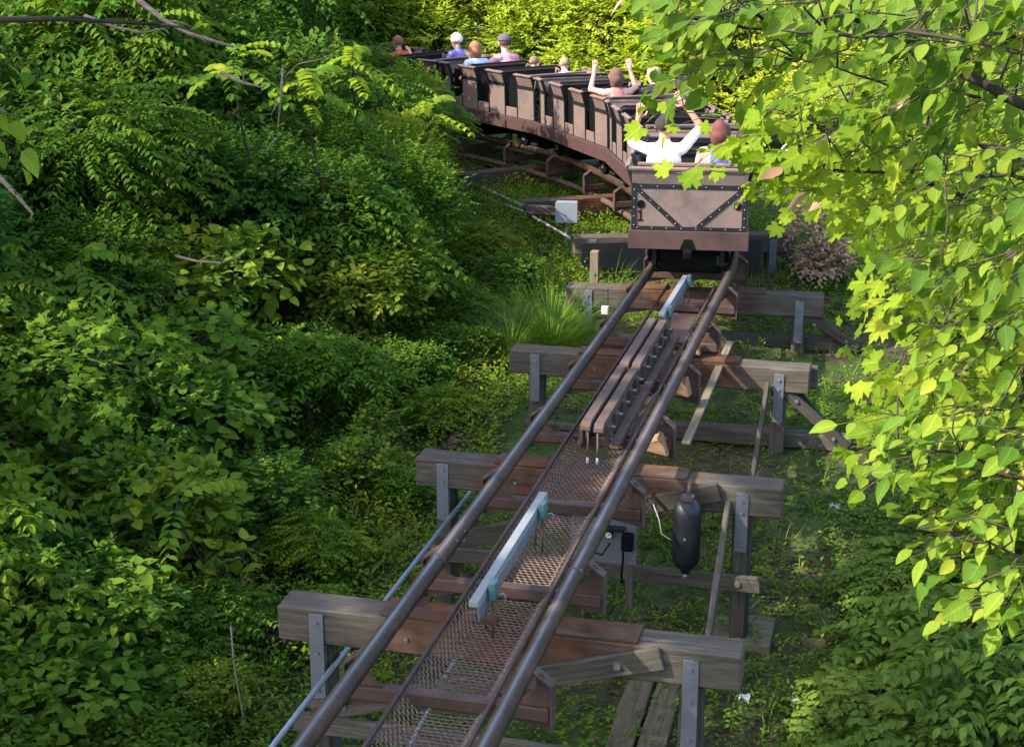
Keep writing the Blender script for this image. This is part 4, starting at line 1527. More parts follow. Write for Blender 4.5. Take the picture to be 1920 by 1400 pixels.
LEFT = [  # kind, x, y, scale, height factor
    ('nfrond1', -3.1, 7.5, .95, .9), ('nmaple1', -3.9, 8.2, 1.1, 1.0), ('noval1', -2.75, 9.0, .7, .8), ('nheart1', -3.5, 9.5, 1.05, 1.0), ('nfrond1', -4.6, 9.7, 1.35, 1.1), ('noval1', -3.9, 10.4, .95, 1.0),
    ('nfrond1', -3.0, 10.8, .75, .75), ('nheart1', -4.0, 11.6, 1.15, 1.0), ('nmaple1', -5.2, 11.8, 1.5, 1.15), ('frond1', -6.2, 11.2, 1.15, 1.1),
    ('nmaple1', -3.3, 12.8, .85, .8), ('nheart1', -4.5, 13.4, 1.3, 1.0), ('fine1', -5.8, 13.6, 1.0, 1.1), ('deep1', -7.0, 13.3, 1.2, 1.15),
    ('nfrond1', -3.5, 14.8, .95, .9), ('nheart1', -4.9, 15.3, 1.4, 1.1), ('frond2', -6.3, 15.5, 1.15, 1.15), ('deep2', -7.7, 15.4, 1.35, 1.2),
    ('noval1', -3.6, 16.7, 1.1, 1.0), ('nfrond1', -4.2, 17.6, 1.35, 1.1), ('deep1', -5.0, 17.2, .98, 1.0), ('fine1', -6.4, 17.5, 1.2, 1.1), ('frond1', -7.9, 17.6, 1.4, 1.25), ('vine2', -9.2, 17.3, 1.5, 1.4),
    ('fresh1', -4.15, 19.0, .86, 1.05), ('fine2', -5.3, 19.5, 1.1, 1.05), ('deep2', -6.6, 19.7, 1.3, 1.15), ('frond2', -8.2, 20.0, 1.5, 1.25), ('fine1', -9.8, 19.8, 1.6, 1.4),
    ('fresh2', -4.9, 21.3, .95, .95), ('frond1', -6.2, 21.9, 1.1, .95), ('deep1', -7.6, 22.3, 1.45, 1.2), ('fine2', -9.3, 22.4, 1.6, 1.3), ('deep2', -11.2, 22.2, 1.7, 1.4),
    ('fresh1', -6.0, 23.6, .85, .9), ('frond1', -5.4, 24.3, .62, 1.12), ('fresh2', -6.1, 24.7, .85, 1.15), ('frond2', -6.9, 25.4, .95, .95), ('frond2', -7.75, 25.4, 1.0, .98), ('frond2', -7.6, 24.6, 1.1, .95), ('fine1', -8.9, 25, 1.6, 1.2), ('frond1', -10.9, 25.2, 1.8, 1.3), ('deep1', -13, 25, 1.9, 1.4),
    ('fine2', -8.6, 26.6, 1.0, .9), ('deep2', -10.2, 28.2, 1.7, 1.15), ('frond2', -12.6, 28.4, 1.9, 1.3), ('fine1', -15, 28.3, 2.1, 1.4),
    ('fresh1', -9.4, 31.8, 1.5, 1.0), ('fresh2', -11.8, 32.6, 1.9, 1.1), ('fresh1', -14.4, 33, 2.0, 1.2), ('frond2', -17, 33, 2.2, 1.3), ('fresh2', -19.5, 36, 2.4, 1.5), ('fresh1', -16, 38, 2.4, 1.4), ('frond1', -22, 39, 2.5, 1.5),
]
rows = {}
for k, x, y, s_, sz in LEFT:
    rows.setdefault(next(n for m, n in MARKS if y < m), []).append(x)
for k, x, y, s_, sz in LEFT:
    lab, grp = SHR_LAB[k[:-1]]
    mk = next(n for m, n in MARKS if y < m)
    lab = '%s, %s left of %s' % (lab, ORD[sorted(rows[mk], reverse=True).index(x)], mk)
    PL[k].place(x, y, lab, 'tree' if k.startswith('frond') else 'shrub', grp, s_, sz)

for i, (k, x, y, s_) in enumerate([('nfrond1', -2.15, 8.3, .42), ('noval1', -2.45, 9.9, .5), ('nheart1', -2.1, 11.4, .42), ('nfrond1', -2.5, 12.3, .55), ('noval1', -2.05, 13.5, .42), ('nmaple1', -2.65, 13.9, .6),
                                 ('nfrond1', -2.2, 15.3, .45), ('noval1', -2.8, 16.0, .6), ('nheart1', -2.5, 17.0, .5), ('nfrond1', -2.9, 18.2, .6), ('noval1', -2.6, 19.6, .55), ('nfrond1', -3.3, 20.9, .6)]):
    ds = {'nfrond1': 'knee high weed with compound leaves', 'noval1': 'knee high weed with oval leaves', 'nheart1': 'knee high weed with round leaves', 'nmaple1': 'knee high maple seedling'}[k]
    mk = ['the near end of the steel pipe', 'the bent by the ground planks', 'the dark dried plant', 'the air tank bent', 'the lower end of the brake', 'the low brown dried plant', 'the middle of the brake', 'the upper brake strips', 'the short grass clump', 'the tall grass clump', 'the dark splash plate', 'the pale conduit pipe'][i]
    PL[k].place(x, y, '%s left of %s' % (ds, mk), 'plant', 'weeds along the left of the track', s_, .9)

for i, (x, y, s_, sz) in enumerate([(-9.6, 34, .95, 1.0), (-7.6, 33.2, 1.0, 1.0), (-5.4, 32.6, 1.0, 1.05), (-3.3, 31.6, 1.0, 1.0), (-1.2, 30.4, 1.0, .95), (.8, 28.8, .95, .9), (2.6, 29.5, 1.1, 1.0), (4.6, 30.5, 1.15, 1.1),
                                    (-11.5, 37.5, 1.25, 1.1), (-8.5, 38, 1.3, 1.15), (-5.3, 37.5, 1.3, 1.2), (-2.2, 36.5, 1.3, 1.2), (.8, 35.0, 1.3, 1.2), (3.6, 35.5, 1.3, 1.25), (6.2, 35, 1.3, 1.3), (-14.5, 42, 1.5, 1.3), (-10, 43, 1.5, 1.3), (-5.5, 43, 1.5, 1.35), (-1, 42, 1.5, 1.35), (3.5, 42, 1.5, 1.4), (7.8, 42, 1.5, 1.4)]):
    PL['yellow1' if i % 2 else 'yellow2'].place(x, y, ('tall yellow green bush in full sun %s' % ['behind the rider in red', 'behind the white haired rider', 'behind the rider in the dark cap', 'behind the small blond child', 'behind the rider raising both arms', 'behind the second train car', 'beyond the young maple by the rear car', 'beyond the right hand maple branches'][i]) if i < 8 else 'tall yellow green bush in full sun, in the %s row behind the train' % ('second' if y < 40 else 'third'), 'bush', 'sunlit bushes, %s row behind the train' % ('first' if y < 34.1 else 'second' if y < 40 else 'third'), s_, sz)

for k, x, y, s_, sz, lab in [
    ('fresh1', 2.75, 26.2, 1.05, 1.1, 'bright green shrub right of the rear car, behind the dead bush'), ('maple1', 3.1, 23.6, .9, 1.1, 'young maple right of the rear car with pale lobed leaves'), ('fresh2', 3.9, 21.6, 1.0, 1.2, 'small leaved shrub beyond the bare soil right of the track'),
    ('maple1', 3.75, 18.9, .8, 1.1, 'young maple on the bare soil side right of the track'), ('fresh1', 3.55, 16.6, .66, 1.0, 'low bright shrub right of the brake strips'), ('fine1', 3.35, 14.4, .6, .9, 'narrow leaved shrub right of the air tank'),
    ('blue1', 2.55, 12.9, .55, .8, 'low blue green plant beside the footing of the air tank bent'), ('blue1', 3.1, 11.7, .85, .95, 'blue green compound leaved shrub at the foot of the slope'), ('blue1', 2.35, 11.0, .55, .8, 'small blue green plant between litter and post'), ('blue1', 2.75, 10.0, .72, .9, 'blue green shrub spreading over the soil right of the ground planks'),
    ('blue1', 3.4, 10.2, .9, 1.2, 'tall blue green shrub at the edge of the right trees'), ('fine2', 3.9, 12.8, .8, 1.0, 'narrow leaved dark shrub behind the blue green plants')]:
    PL[k].place(x, y, lab, 'shrub', None, s_, sz)

# ------------------------------------------------------------------ tall trees left of the view: they shade the near track
SUN_GAPS = [((-8, 16, 4.4), .5), ((-9, 18.5, 5), .6), ((-6.5, 18.2, 4), .5), ((-7, 21, 4.5), .7), ((-10, 21, 5.5), .7), ((-5.6, 15.2, 3.2), .35), ((-6.8, 13.2, 3.6), .35),  # sun holes cut through the unseen crowns, shaped to drop light on these points
        ((1.3, 7.8, 4.9), .85), ((.75, 7.9, 5.0), .5), ((1.8, 7.4, 4.5), .6), ((2.5, 6.0, 4.0), .45), ((1.7, 6.3, 5.8), .35), ((2.3, 6.1, 5.4), .4), ((-6, 14, 4), .5), ((-5, 17, 3.4), .6), ((-7.5, 16, 5), .6), ((-4.6, 12, 2.4), .4), ((-4.5, 19, 2.6), .6), ((-8, 19, 5), .7), ((-3.6, 9.6, 1.6), .35), ((-6.2, 19.6, 3.6), .7),
        ((.56, 12.5, 1.68), .24), ((.56, 14.05, 1.68), .22), ((.56, 15.6, 1.70), .2), ((.65, 11.98, 1.56), .22), ((1.24, 11.96, 1.22), .10), ((1.24, 11.96, .92), .10),
        ((1.25, 15.3, 1.5), .30), ((.25, 18.05, 2.92), .13), ((.55, 18.05, 2.55), .12), ((0, 13.5, 2.0), .12), ((-.4, 18.6, 3.3), .55), ((.35, 18.6, 3.3), .55),
        ((-1.0, 18.3, 1.5), .2), ((.9, 8.9, 1.5), .1), ((1.6, 17.5, .9), .45), ((1.9, 20, 1.0), .6), ((-1.9, 16.5, .9), .3), ((2.2, 15.5, .7), .3), ((1.7, 11, .1), .25), ((-2.4, 13, .4), .25)]


def tall_tree(x, y, rad, zc, n, label, seed):
    global rng
    rng = np.random.default_rng(seed)
    base = ground_z(x, y)
    t = props(empty('tall_tree', (x, y, base)), label, 'tree', 'tall shade trees left of the track')
    r = random.Random(seed)
    lobes = []
    for k in range(9):
        a = 2 * PI * k / 9 + r.uniform(-.4, .4)
        f = r.uniform(.25, .75)
        lobes.append((math.cos(a) * rad * f, math.sin(a) * rad * f, zc - base + r.uniform(-2.2, 2.2), rad * r.uniform(.36, .5), rad * r.uniform(.36, .5), r.uniform(1.2, 1.9)))
    H_ = zc - base + 2
    bm = bmesh.new()
    tr = [Vector((.12 * math.sin(z_ * .8), .1 * math.cos(z_ * .6), z_)) for z_ in np.linspace(-.2, H_, 8)]
    tube_bm(bm, tr, list(np.linspace(.26, .07, 8)), 10)
    for lb in lobes:
        c = Vector(lb[:3])
        b_ = Vector((0, 0, max(2, c.z - 2.4)))
        tube_bm(bm, [b_, b_.lerp(c, .5) + Vector((0, 0, .3)), c], [.11, .075, .03], 6)
    bmesh.ops.recalc_face_normals(bm, faces=bm.faces[:])
    link('trunk', bm_mesh(bm), M['bark'], t)
    p, o = shell_points(lobes, n // 8, zmin=-.9, inner=.25)
    st = sprigs(p, o, 8, .55, .21)
    wp = st[0] + np.array([x, y, base])
    keep = np.ones(len(wp), bool)
    sd = np.array(sun_dir)
    for g_, gr in SUN_GAPS:
        gr = gr + .17
        v = wp - np.array(g_)
        tt = v @ sd
        keep &= ~((np.linalg.norm(v - tt[:, None] * sd, axis=1) < gr) & (tt > 0))
    st = [q[keep] for q in st]
    me = leaf_mesh('crown', T_R, *st)
    me.materials.append(M['leaf_mid'])
    props(link('crown', me, None, t), kind='stuff')


for i, (x, y, rad, zc, n) in enumerate([(-9.2, 6.6, 4.4, 11.2, 26000), (-10.5, .8, 4.6, 11.5, 24000), (-14.8, 8.8, 4.8, 12, 15000), (-15.5, 2.6, 4.8, 12.5, 15000), (-8.5, -5, 4.2, 10.5, 16000), (-14.5, -3, 4.6, 12, 16000)]):
    tall_tree(x, y, rad, zc, n, ['tall tree over the left thicket beside the steel pipe', 'tall tree left of the lookout', 'tall tree deep in the left thicket', 'tall tree farther left behind the lookout', 'tall tree behind the lookout', 'tall tree far behind the lookout', 'tall tree at the back of the left thicket'][['a', 'b', 'c', 'd', 'g', 'e', 'f'].index('abcdefg'[i])], 100 + i)


# ------------------------------------------------------------------ near trees on the right whose twigs hang into the view
def leaf_protos(tpls, mat):
    out = []
    for k, tp_ in enumerate(tpls):
        me = leaf_mesh('leaf', tp_, np.zeros((1, 3)), np.array([[1., 0, 0]]), np.array([[0, 0, 1.]]), np.ones(1), np.zeros(1))
        # give the blade its stalk
        bm = bmesh.new()
        bm.from_mesh(me)
        tube_bm(bm, [(-.28, 0, .05), (-.1, 0, .03), (.02, 0, .0)], [.010, .009, .008], 3, cap=False)
        bm.to_mesh(me)
        bm.free()
        me.materials.append(M[mat])
        me.polygons.foreach_set('use_smooth', np.ones(len(me.polygons), bool))
        out.append(me)
    return out


PROTO = {
    'oval': leaf_protos([twisted(tpl_oval(w_, h_, n=5), 60 + i) for i, (w_, h_) in enumerate(((.31, 0), (.34, 0), (.29, 0), (.36, 1), (.27, 0), (.33, 1), (.30, 0), (.25, 0)))], 'leaf_oval_v'),
    'lime': leaf_protos([twisted(tpl_oval(w_, n=5), 80 + i) for i, w_ in enumerate((.30, .33, .27, .24, .35, .29))], 'leaf_oval_lime_v'),
    'maple': leaf_protos([twisted(tpl_maple(i), 90 + i) for i in range(6)], 'leaf_maple_v'),
    'heart': leaf_protos([tpl_oval(.42, True, n=5, droop=.15), tpl_oval(.40, True, n=5, droop=.3)], 'leaf_oval_v'),
    'dead': leaf_protos([tpl_oval(.20, n=5, droop=.5), tpl_oval(.24, n=5, droop=-.4)], 'leaf_dead'),
}
T_MB = tpl_maple(4)


def near_tree(name, label, trunk, branches, areas, kind, size, mat, seed, per=5, twig=.34, pend=.5, face=.0, reach=(.22, -.02, .10)):
    """areas: (px0, py0, px1, py1, Ynear, Yfar, twig count)"""
    r = random.Random(seed)
    base = ground_z(*trunk)
    t = props(empty(name, (trunk[0], trunk[1], base)), label, 'tree')
    O = Vector((trunk[0], trunk[1], base))
    bm = bmesh.new()
    tube_bm(bm, [Vector((0, 0, -.2)), Vector((.05, .0, 2)), Vector((-.02, .05, 4)), Vector((.03, 0, 6)), Vector((0, 0, 8.5))], [.17, .15, .12, .09, .05], 10)
    bmesh.ops.recalc_face_normals(bm, faces=bm.faces[:])
    tk = link('trunk', bm_mesh(bm), M['bark_dark'], t)
    nodes = []
    for pts, r0 in branches:
        P = [Vector(p) - O for p in pts]
        start = Vector((0, 0, max(1.0, P[0].z - .5)))
        P = [start, start.lerp(P[0], .6) + Vector((0, 0, .05))] + P
        Q = []
        for a, b in zip(P, P[1:]):
            for k in range(4): Q.append(a.lerp(b, k / 4) + Vector((r.gauss(0, .008), r.gauss(0, .008), r.gauss(0, .008))))
        Q.append(P[-1])
        tube('branch', M['bark_dark'], t, Q, list(np.linspace(r0 * 1.3, r0 * .25, len(Q))), 7)
        nodes += Q[4:]
    tb = bmesh.new()
    leaves = []
    for x0, y0, x1, y1, Y0_, Y1_, cnt in areas:
        for k in range(cnt):
            e = view_point(r.uniform(x0, x1), r.uniform(y0, y1), r.uniform(Y0_, Y1_)) - O
            d0 = Vector((reach[0] * r.uniform(.7, 1.4), reach[1] + r.uniform(-.14, .14), reach[2] * r.uniform(.2, 1.8))) * (twig / .3)
            b = e + d0
            nb = min(nodes, key=lambda q: (q - b).length) if nodes else b
            m = b.lerp(nb, .5) + Vector((r.gauss(0, .04), r.gauss(0, .04), r.gauss(.03, .04)))
            if (nb - b).length < .42:
                tube_bm(tb, [nb, m, b], [.005, .004, .003], 4)
            mid = b.lerp(e, .5) + Vector((0, 0, .03))
            tube_bm(tb, [b, mid, e], [.003, .0024, .0015], 4)
            dirv = (e - b).normalized()
            sd = dirv.cross(Vector((0, 0, 1))).normalized()
            for j in range(per):
                tt = (j + 1) / per
                q = b.lerp(mid, tt * 2) if tt < .5 else mid.lerp(e, tt * 2 - 1)
                sg = 1 if j % 2 else -1
                xd = (sd * sg * .9 + dirv * .6 + Vector((0, 0, -pend)) + Vector((r.gauss(0, .38), r.gauss(0, .38), r.gauss(0, .34)))).normalized()
                nd = Vector((r.gauss(-.1, .5), r.gauss(-.35 - face, .5), 1)).normalized()
                sz = size * r.uniform(.5, 1.18)
                leaves.append((q + xd * sz * .25, xd, nd, sz))
    bmesh.ops.recalc_face_normals(tb, faces=tb.faces[:])
    props(link('twigs', bm_mesh(tb), M['bark'], t), kind='stuff')
    leaves.sort(key=lambda L: -(L[3] / ((L[0] + O) - CAM).length))
    one, rest = leaves[:290], leaves[290:]
    for q, xd, nd, sz in one:
        y = nd.cross(xd).normalized()
        z = xd.cross(y)
        dead = r.random() < .025
        o = bpy.data.objects.new('leaf', r.choice(PROTO['dead' if dead else kind]))
        if dead: o['label'] = 'curled brown dead leaf'
        COL.objects.link(o)
        o.parent = t
        m = Matrix((xd, y, z)).transposed().to_4x4() @ Matrix.Diagonal((sz, sz * r.uniform(.85, 1.15), sz, 1))
        m.translation = q
        o.matrix_basis = m
    if rest:
        rs = [np.array([tuple(L[i]) for L in rest]) for i in range(3)]
        me = leaf_mesh('crown', T_MB if kind == 'maple' else T_OV, *rs, np.array([L[3] for L in rest]), np.random.default_rng(seed).random(len(rest)))
        me.materials.append(M[mat])
        props(link('crown', me, None, t), kind='stuff')
    return t


VP_ = view_point
near_tree('broadleaf_tree', 'tree with large oval green leaves hanging over the train from the right', (4.5, 5.6),
          [([VP_(1930, 205, 6.0), VP_(1810, 140, 6.1), VP_(1700, 85, 6.2), VP_(1620, 45, 6.25), VP_(1545, 8, 6.3)], .022),
           ([VP_(1900, 190, 6.4), VP_(1760, 165, 6.5), VP_(1640, 150, 6.6), VP_(1500, 112, 6.6)], .010),
           ([VP_(1700, 60, 6.0), VP_(1500, 70, 6.1), VP_(1320, 40, 6.2), VP_(1200, 20, 6.2)], .008),
           ([VP_(1910, 330, 6.2), VP_(1800, 330, 6.2), VP_(1700, 320, 6.3)], .010)],
          [(1160, -30, 1420, 60, 5.9, 6.6, 16), (1150, 50, 1330, 120, 5.9, 6.5, 6), (1180, 90, 1420, 200, 6.0, 6.7, 9), (1390, -20, 1700, 150, 5.9, 6.8, 22), (1680, -20, 1920, 190, 5.7, 6.6, 22),
           (1650, 200, 1920, 420, 5.9, 6.9, 26), (1740, 380, 1930, 640, 5.8, 6.8, 24), (1620, 440, 1760, 520, 6.2, 6.8, 4), (1200, -30, 1920, 110, 7.0, 9.0, 55), (1500, 40, 1920, 260, 7.0, 9.0, 40)],
          'oval', .108, 'leaf_oval', 1, per=6, pend=.75)
near_tree('maple_tree', 'maple with pale yellow green lobed leaves reaching across the rear car', (5.2, 8.9),
          [([VP_(1930, 300, 7.6), VP_(1780, 240, 7.7), VP_(1640, 215, 7.8), VP_(1500, 235, 7.8), VP_(1380, 260, 7.8)], .013),
           ([VP_(1900, 420, 7.4), VP_(1700, 330, 7.5), VP_(1560, 320, 7.6), VP_(1440, 330, 7.7), VP_(1330, 320, 7.7)], .010),
           ([VP_(1920, 720, 7.0), VP_(1800, 690, 7.1), VP_(1700, 690, 7.2)], .010),
           ([VP_(1500, 235, 7.8), VP_(1380, 215, 7.9), VP_(1260, 205, 7.9), VP_(1190, 210, 7.9)], .005)],
          [(1400, 190, 1700, 330, 7.2, 8.4, 34), (1430, 290, 1640, 380, 7.2, 8.3, 12), (1560, 300, 1800, 430, 7.3, 8.4, 13), (1195, 235, 1230, 250, 7.7, 8.0, 1), (1265, 310, 1300, 330, 7.6, 8.0, 1), (1350, 235, 1430, 275, 7.6, 8.0, 4), (1290, 300, 1345, 330, 7.6, 8.0, 2), (1200, 215, 1260, 245, 7.7, 8.0, 1), (1400, 290, 1450, 330, 7.6, 8.0, 3), (1395, 340, 1470, 380, 7.6, 8.0, 3),
           (1580, 690, 1900, 840, 6.6, 7.8, 26), (1640, 470, 1920, 700, 7.0, 8.4, 26), (1640, 340, 1900, 520, 7.4, 8.6, 16), (1400, 140, 1920, 420, 9.0, 11.5, 75), (1580, 380, 1920, 760, 9.5, 12.0, 60), (1500, 330, 1640, 400, 8.5, 10, 10)],
          'maple', .138, 'leaf_maple', 2, per=4, pend=.35, face=.5)
near_tree('lime_leaf_tree', 'tree with lime green oval leaves beside the blue green shrubs', (4.6, 5.0),
          [([VP_(1940, 900, 5.8), VP_(1800, 850, 5.9), VP_(1690, 835, 6.0), VP_(1600, 850, 6.0)], .009),
           ([VP_(1940, 1060, 5.7), VP_(1820, 1010, 5.8), VP_(1720, 990, 5.9)], .008),
           ([VP_(1940, 640, 6.2), VP_(1840, 600, 6.2), VP_(1740, 610, 6.3)], .008)],
          [(1575, 790, 1750, 930, 5.7, 6.6, 14), (1720, 780, 1930, 980, 5.6, 6.6, 24), (1640, 900, 1800, 1090, 5.8, 6.6, 11), (1740, 960, 1930, 1180, 5.6, 6.4, 18), (1680, 560, 1930, 790, 6.0, 7.2, 26)],
          'lime', .112, 'leaf_oval_lime', 3, per=6, pend=.6)
near_tree('heart_leaf_sapling', 'sapling with broad heart shaped leaves at the top of the left thicket', (-2.9, 6.3),
          [([VP_(-40, 110, 7.0), VP_(20, 95, 7.0), VP_(70, 110, 7.0)], .006)],
          [(5, 70, 110, 150, 6.8, 7.2, 2), (-30, 150, 60, 330, 6.8, 7.4, 4)],
          'heart', .15, 'leaf_oval', 4, per=3, pend=1.2, reach=(-.2, 0, .06))


# ------------------------------------------------------------------ saplings with single feathery leaves
def frond_mesh(pairs, L, leaf, seed):
    global rng
    rng = np.random.default_rng(seed)
    st = fronds(np.zeros((1, 3)), np.array([[1., 0, 0]]), pairs, L, leaf)
    me = leaf_mesh('frond', T_OV, *st)
    bm = bmesh.new()
    bm.from_mesh(me)
    bm.to_mesh(me)
    bm.free()
    return me


FR = []
for k in range(4):
    me = frond_mesh(8, .5, .12, 40 + k)
    me.materials.append(M['leaf_maple'] if k == 0 else M['leaf_fresh'])
    FR.append(me)


def sapling(px, py, Y, n, label, gold=False):
    top = view_point(px, py, Y)
    base = ground_z(top.x, Y)
    t = props(empty('feathery_sapling', (top.x, Y, base)), label, 'sapling')
    h = top.z - base
    r = random.Random(px)
    tube('stem', M['bark_dark'], t, [(.1, .5, -.1), (.12, .35, h * .4), (-.03, .1, h * .8), (0, 0, h)], [.02, .017, .012, .006], 7)
    for k in range(n):
        o = bpy.data.objects.new('leaf', FR[0] if gold and k % 2 == 0 else FR[1 + k % 3])
        COL.objects.link(o)
        o.parent = t
        o.location = (0, 0, h - .09 * (k // 2))
        o.rotation_euler = (r.uniform(-.2, .2), r.uniform(-.1, .35), k * 2.4 + r.uniform(-.3, .3))
        s_ = r.uniform(.9, 1.3)
        o.scale = (s_,) * 3


sapling(575, 135, 16.6, 9, 'feathery sapling with gold lit leaves before the left trees', True)
sapling(800, 190, 21.3, 8, 'feathery sapling in front of the fourth train car', True)
sapling(440, 95, 16.2, 8, 'feathery sapling under the pale bare branch')
sapling(660, 90, 19.4, 9, 'yellowish feathery sapling next to the rider in red', True)
sapling(330, 930, 10.8, 5, 'low feathery sapling among the vine leaves')
sapling(150, 480, 13.4, 8, 'feathery sapling beside the bare twig on the left')

# bare pale branches caught in the thicket
for i, (pts, r0, dark) in enumerate([
        ([(250, -8, 13), (308, 39, 12.8), (356, 64, 12.6), (437, 88, 12.4)], .026, 0),
        ([(416, 137, 12.4), (455, 155, 12.3), (493, 165, 12.2)], .018, 0),
        ([(159, 30, 12.6), (214, 51, 12.5), (266, 62, 12.4), (309, 54, 12.6)], .016, 0),
        ([(-10, 38, 12.5), (110, 36, 12.4), (300, 46, 12.3)], .030, 1),
        ([(531, 122, 14.2), (526, 190, 14.1), (519, 260, 14.0)], .014, 0),
        ([(528, 150, 14.2), (560, 120, 14.1), (600, 112, 14.0), (634, 98, 14.0)], .008, 0),
        ([(330, 480, 12.4), (370, 490, 12.3), (415, 493, 12.2), (449, 480, 12.1)], .013, 0),
        ([(-5, 328, 10.2), (30, 365, 10.1), (62, 402, 10.0)], .020, 0),
        ([(433, 1172, 9.3), (438, 1240, 9.2), (450, 1310, 9.2), (462, 1358, 9.2)], .007, 0),
        ]):
    lab = ['long pale bare branch slanting from the top of the left thicket', 'short pale broken branch below the long bare one', 'thin pale branch crossing above the dark limb', 'dark thick limb lying across the top of the left thicket',
           'thin pale upright stem beside the gold leaved sapling', 'thin pale twig pointing at the fourth train car', 'forked pale twig in the middle of the left thicket', 'reddish bare branch at the outer edge of the left thicket',
           'bent pale stalk near the lower left post', 'thin arched twig above the round vine leaves', 'thin fallen twig beside the steel pipe'][i]
    P = [view_point(*p) for p in pts]
    t = props(empty('bare_branch', P[0]), lab, 'branch', 'bare branches in the left thicket')
    Q = [p - P[0] for p in P]
    tube('stem', M['bark_dark' if dark else 'pale_twig'], t, Q, list(np.linspace(r0, r0 * .45, len(Q))), 7)
    r = random.Random(i)
    for k in range(2):
        a = Q[1 + k % (len(Q) - 1)]
        e = a + (Q[-1] - Q[0]) * .22 + Vector((r.uniform(-.1, .1), r.uniform(-.1, .1), r.uniform(-.1, .2)))
        tube('side_twig', M['bark_dark' if dark else 'pale_twig'], t, [a, a.lerp(e, .5) + Vector((0, 0, .02)), e], [r0 * .4, r0 * .3, r0 * .15], 5)

# ------------------------------------------------------------------ dead bush, grass clump, litter
rng = np.random.default_rng(77)
lb = random_lobes(7, .42, .85, 77)
p, o_ = shell_points(lb, 330)
Plant('dead_bush', stems_mesh(lb, .85, .02, 77), [(leaf_mesh('crown', T_O, *sprigs(p, o_, 6, .16, .085, droop=.9)), 'leaf_dead')], 'pale_twig').place(1.25, 21.2, 'dead bush with curled brown leaves right of the rear car', 'bush', None, 1.15, 1.1, 0)
Plant_d = Plant('dry_plant', stems_mesh(lb, .6, .015, 78, twigs=60), [(leaf_mesh('crown', T_O, *sprigs(p[:150] * .7, o_[:150], 5, .14, .07, droop=.9)), 'litter')], 'bark')
Plant_d.place(-2.3, 11.2, 'dark dried out plant beside the steel pipe', 'plant', None, .9, .7, 1)
Plant_d.place(-1.95, 14.6, 'dark dried out plant left of the brake strips', 'plant', None, .8, .7, 2)


for i, (x, y, s_) in enumerate([(-4.4, 14.3, 2.0), (-5.6, 16.3, 2.2), (-3.3, 11.9, 1.2), (-4.9, 18.3, 2.2), (-3.4, 15.7, 1.3)]):
    Plant_d.place(x, y, ['brown dried shrub between the vine covered shrubs beside the brake strips', 'brown dried shrub deep in the left thicket', 'low brown dried plant left of the air tank bent',
                         'brown dried shrub left of the tall grass clump', 'low brown dried plant at the thicket edge by the upper brake strips'][i], 'shrub', None, s_, 1.0)


def grass_clump(x, y, n, L, spread, label):
    g = ground_z(x, y)
    t = props(empty('grass_clump', (x, y, g)), label, 'grass')
    a = rng.uniform(0, 2 * PI, n)
    rad = rng.random(n) ** .7
    d = np.stack([np.cos(a) * rad * spread, np.sin(a) * rad * spread, np.ones(n)], 1)
    pos = np.stack([np.cos(a) * rad * .13, np.sin(a) * rad * .13, np.zeros(n)], 1)
    nd = norm(np.stack([np.cos(a), np.sin(a), np.full(n, -.0)], 1) + rng.normal(size=(n, 3)) * .15)
    tp_ = tpl_blade()
    V = tp_[0].copy()
    V[:, 1] *= .22
    V[:, 2] *= 1.0
    V = np.array([(x_, y_, z_ + .75 * x_ ** 2.6) for x_, y_, z_ in V])
    me = leaf_mesh('blades', (V, tp_[1]), pos, d, nd, L * rng.uniform(.6, 1.1, n), rng.random(n))
    me.materials.append(M['grass'])
    props(link('blades', me, None, t), kind='stuff')


grass_clump(-1.62, 17.7, 1000, 1.05, .9, 'tall arching grass clump at the left end of a beam')
grass_clump(-2.0, 17.3, 600, .8, 1.0, 'shorter grass clump next to the tall one')
grass_clump(-1.25, 19.6, 50, .8, .7, 'thin wispy grass beside the stub post')

for i, (px, py, Y) in enumerate([(1395, 1322, 11.1), (1495, 1312, 11.2), (1560, 1022, 14.2)]):
    c = view_point(px, py, Y)
    bm = bmesh.new()
    g = [[bm.verts.new((.022 * (k - 2) + random.uniform(-.01, .01), .022 * (j - 2) + random.uniform(-.01, .01), .02 + random.uniform(0, .05))) for k in range(5)] for j in range(5)]
    for j in range(4):
        for k in range(4): bm.faces.new((g[j][k], g[j][k + 1], g[j + 1][k + 1], g[j + 1][k]))
    o = link('crumpled_paper', bm_mesh(bm), M['paper'])
    o.location = (c.x, c.y, ground_z(c.x, c.y) + .03)
    props(o, ['crumpled pale wrapper on the soil beside the lower right post', 'crumpled pinkish paper on bare soil among blue green plants', 'crumpled paper scrap beyond the air tank'][i], 'litter')

# ------------------------------------------------------------------ ground cover
def scatter(n, x0, x1, y0, y1, thr=None, freq=1.0, seed=0):
    r_ = np.random.default_rng(seed)
    x = r_.uniform(x0, x1, n)
    y = y0 + (y1 - y0) * r_.random(n) ** 1.15
    if thr is not None:
        f = np.sin(x * 1.9 * freq + 1.3) * np.sin(y * 1.4 * freq + x * .5) + .6 * np.sin(x * 4.3 * freq + y * 3.1 * freq) + r_.normal(size=n) * .35
        k = f > thr
        x, y = x[k], y[k]
    k = ~((x > -1.6) & (x < 2.1) & ((np.abs(y - 15.3) < .55) | (np.abs(y - 18.2) < .55)) & (r_.random(len(x)) < .8))
    x, y = x[k], y[k]
    z = np.array([ground_z(a, b) for a, b in zip(x, y)])
    return np.stack([x, y, z], 1)


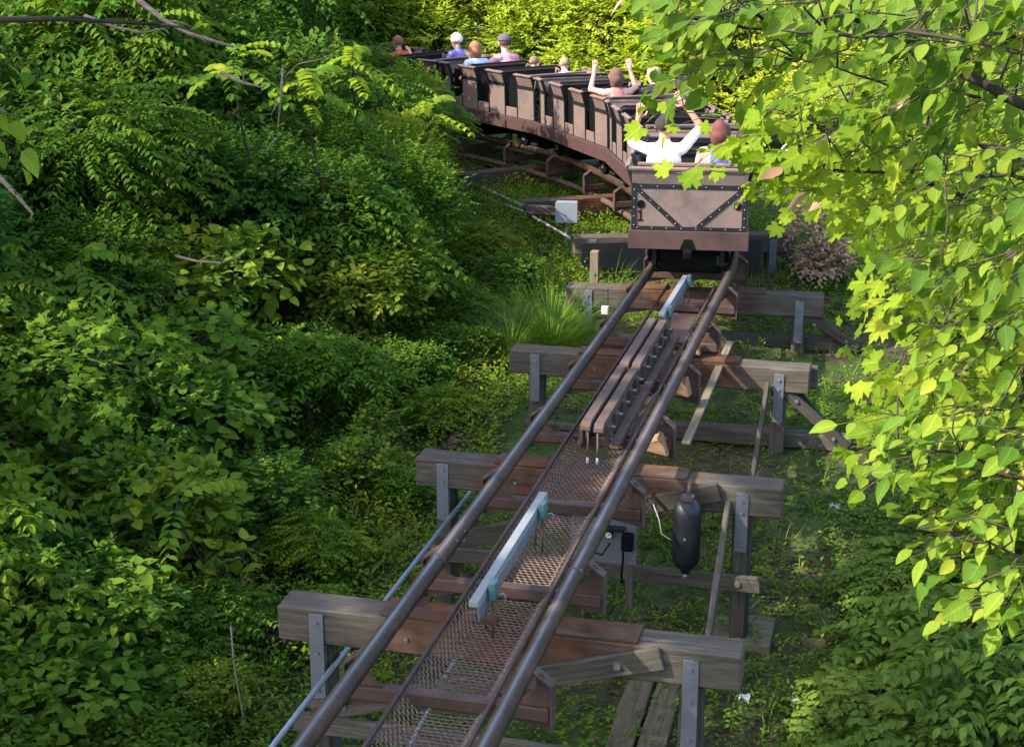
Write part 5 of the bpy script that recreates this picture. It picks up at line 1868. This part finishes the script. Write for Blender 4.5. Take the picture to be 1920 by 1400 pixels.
def cover(name, label, cat, p, nl, length, leaf, mat, tpl=T_R):
    o = np.tile(np.array([[0, 0, 1.0]]), (len(p), 1)) + rng.normal(size=(len(p), 3)) * .6
    me = leaf_mesh('cover', tpl, *sprigs(p, norm(o), nl, length, leaf))
    me.materials.append(M[mat])
    props(link(name, me), label, cat, kind='stuff')


rng = np.random.default_rng(5)
cover('ground_cover', 'low green weeds growing all over the soil under the track', 'weeds', scatter(26000, -6, 5, 7, 30, -.7, 1, 1), 7, .21, .062, 'leaf_fresh')
cover('ground_cover', 'darker broad leaved weeds in patches on the soil', 'weeds', scatter(7000, -5, 4.5, 7, 26, .15, .8, 2), 6, .22, .075, 'leaf_deep', T_R)
cover('ground_cover', 'taller bright weeds along the left edge of the track', 'weeds', scatter(8000, -4.4, -1.45, 7, 27, -.9, 1.2, 3), 8, .42, .078, 'leaf_mid')
cover('ground_cover', 'taller weeds along the right edge of the track', 'weeds', scatter(2600, 1.8, 4.0, 8, 16, -.3, 1.2, 6), 8, .32, .07, 'leaf_blue')
pl = scatter(26000, -5, 4.5, 7, 30, None, 1, 4)
pl[:, 2] += rng.uniform(.0, .04, len(pl))
me = leaf_mesh('litter', T_R, pl, rng.normal(size=(len(pl), 3)) * np.array([1, 1, .25]), norm(np.array([0, 0, 1.0]) + rng.normal(size=(len(pl), 3)) * .35), rng.uniform(.03, .08, len(pl)), rng.random(len(pl)))
me.materials.append(M['litter'])
props(link('leaf_litter', me), 'fallen brown leaves scattered over the soil', 'leaf litter', kind='stuff')
pg = scatter(16000, -4.5, 4.2, 9, 30, -.1, .7, 9)
V, F_ = tpl_blade()
me = leaf_mesh('blades', (V, F_), pg, norm(rng.normal(size=(len(pg), 3)) * np.array([.5, .5, 0]) + np.array([0, 0, 1.0])), rng.normal(size=(len(pg), 3)) * np.array([1, 1, .1]), rng.uniform(.08, .28, len(pg)), rng.random(len(pg)))
me.materials.append(M['grass'])
props(link('grass', me), 'short grass sprouting between the timber bents', 'grass', kind='stuff')

# ------------------------------------------------------------------ added tan blocks: sunlight on the right rail gussets, put into colour
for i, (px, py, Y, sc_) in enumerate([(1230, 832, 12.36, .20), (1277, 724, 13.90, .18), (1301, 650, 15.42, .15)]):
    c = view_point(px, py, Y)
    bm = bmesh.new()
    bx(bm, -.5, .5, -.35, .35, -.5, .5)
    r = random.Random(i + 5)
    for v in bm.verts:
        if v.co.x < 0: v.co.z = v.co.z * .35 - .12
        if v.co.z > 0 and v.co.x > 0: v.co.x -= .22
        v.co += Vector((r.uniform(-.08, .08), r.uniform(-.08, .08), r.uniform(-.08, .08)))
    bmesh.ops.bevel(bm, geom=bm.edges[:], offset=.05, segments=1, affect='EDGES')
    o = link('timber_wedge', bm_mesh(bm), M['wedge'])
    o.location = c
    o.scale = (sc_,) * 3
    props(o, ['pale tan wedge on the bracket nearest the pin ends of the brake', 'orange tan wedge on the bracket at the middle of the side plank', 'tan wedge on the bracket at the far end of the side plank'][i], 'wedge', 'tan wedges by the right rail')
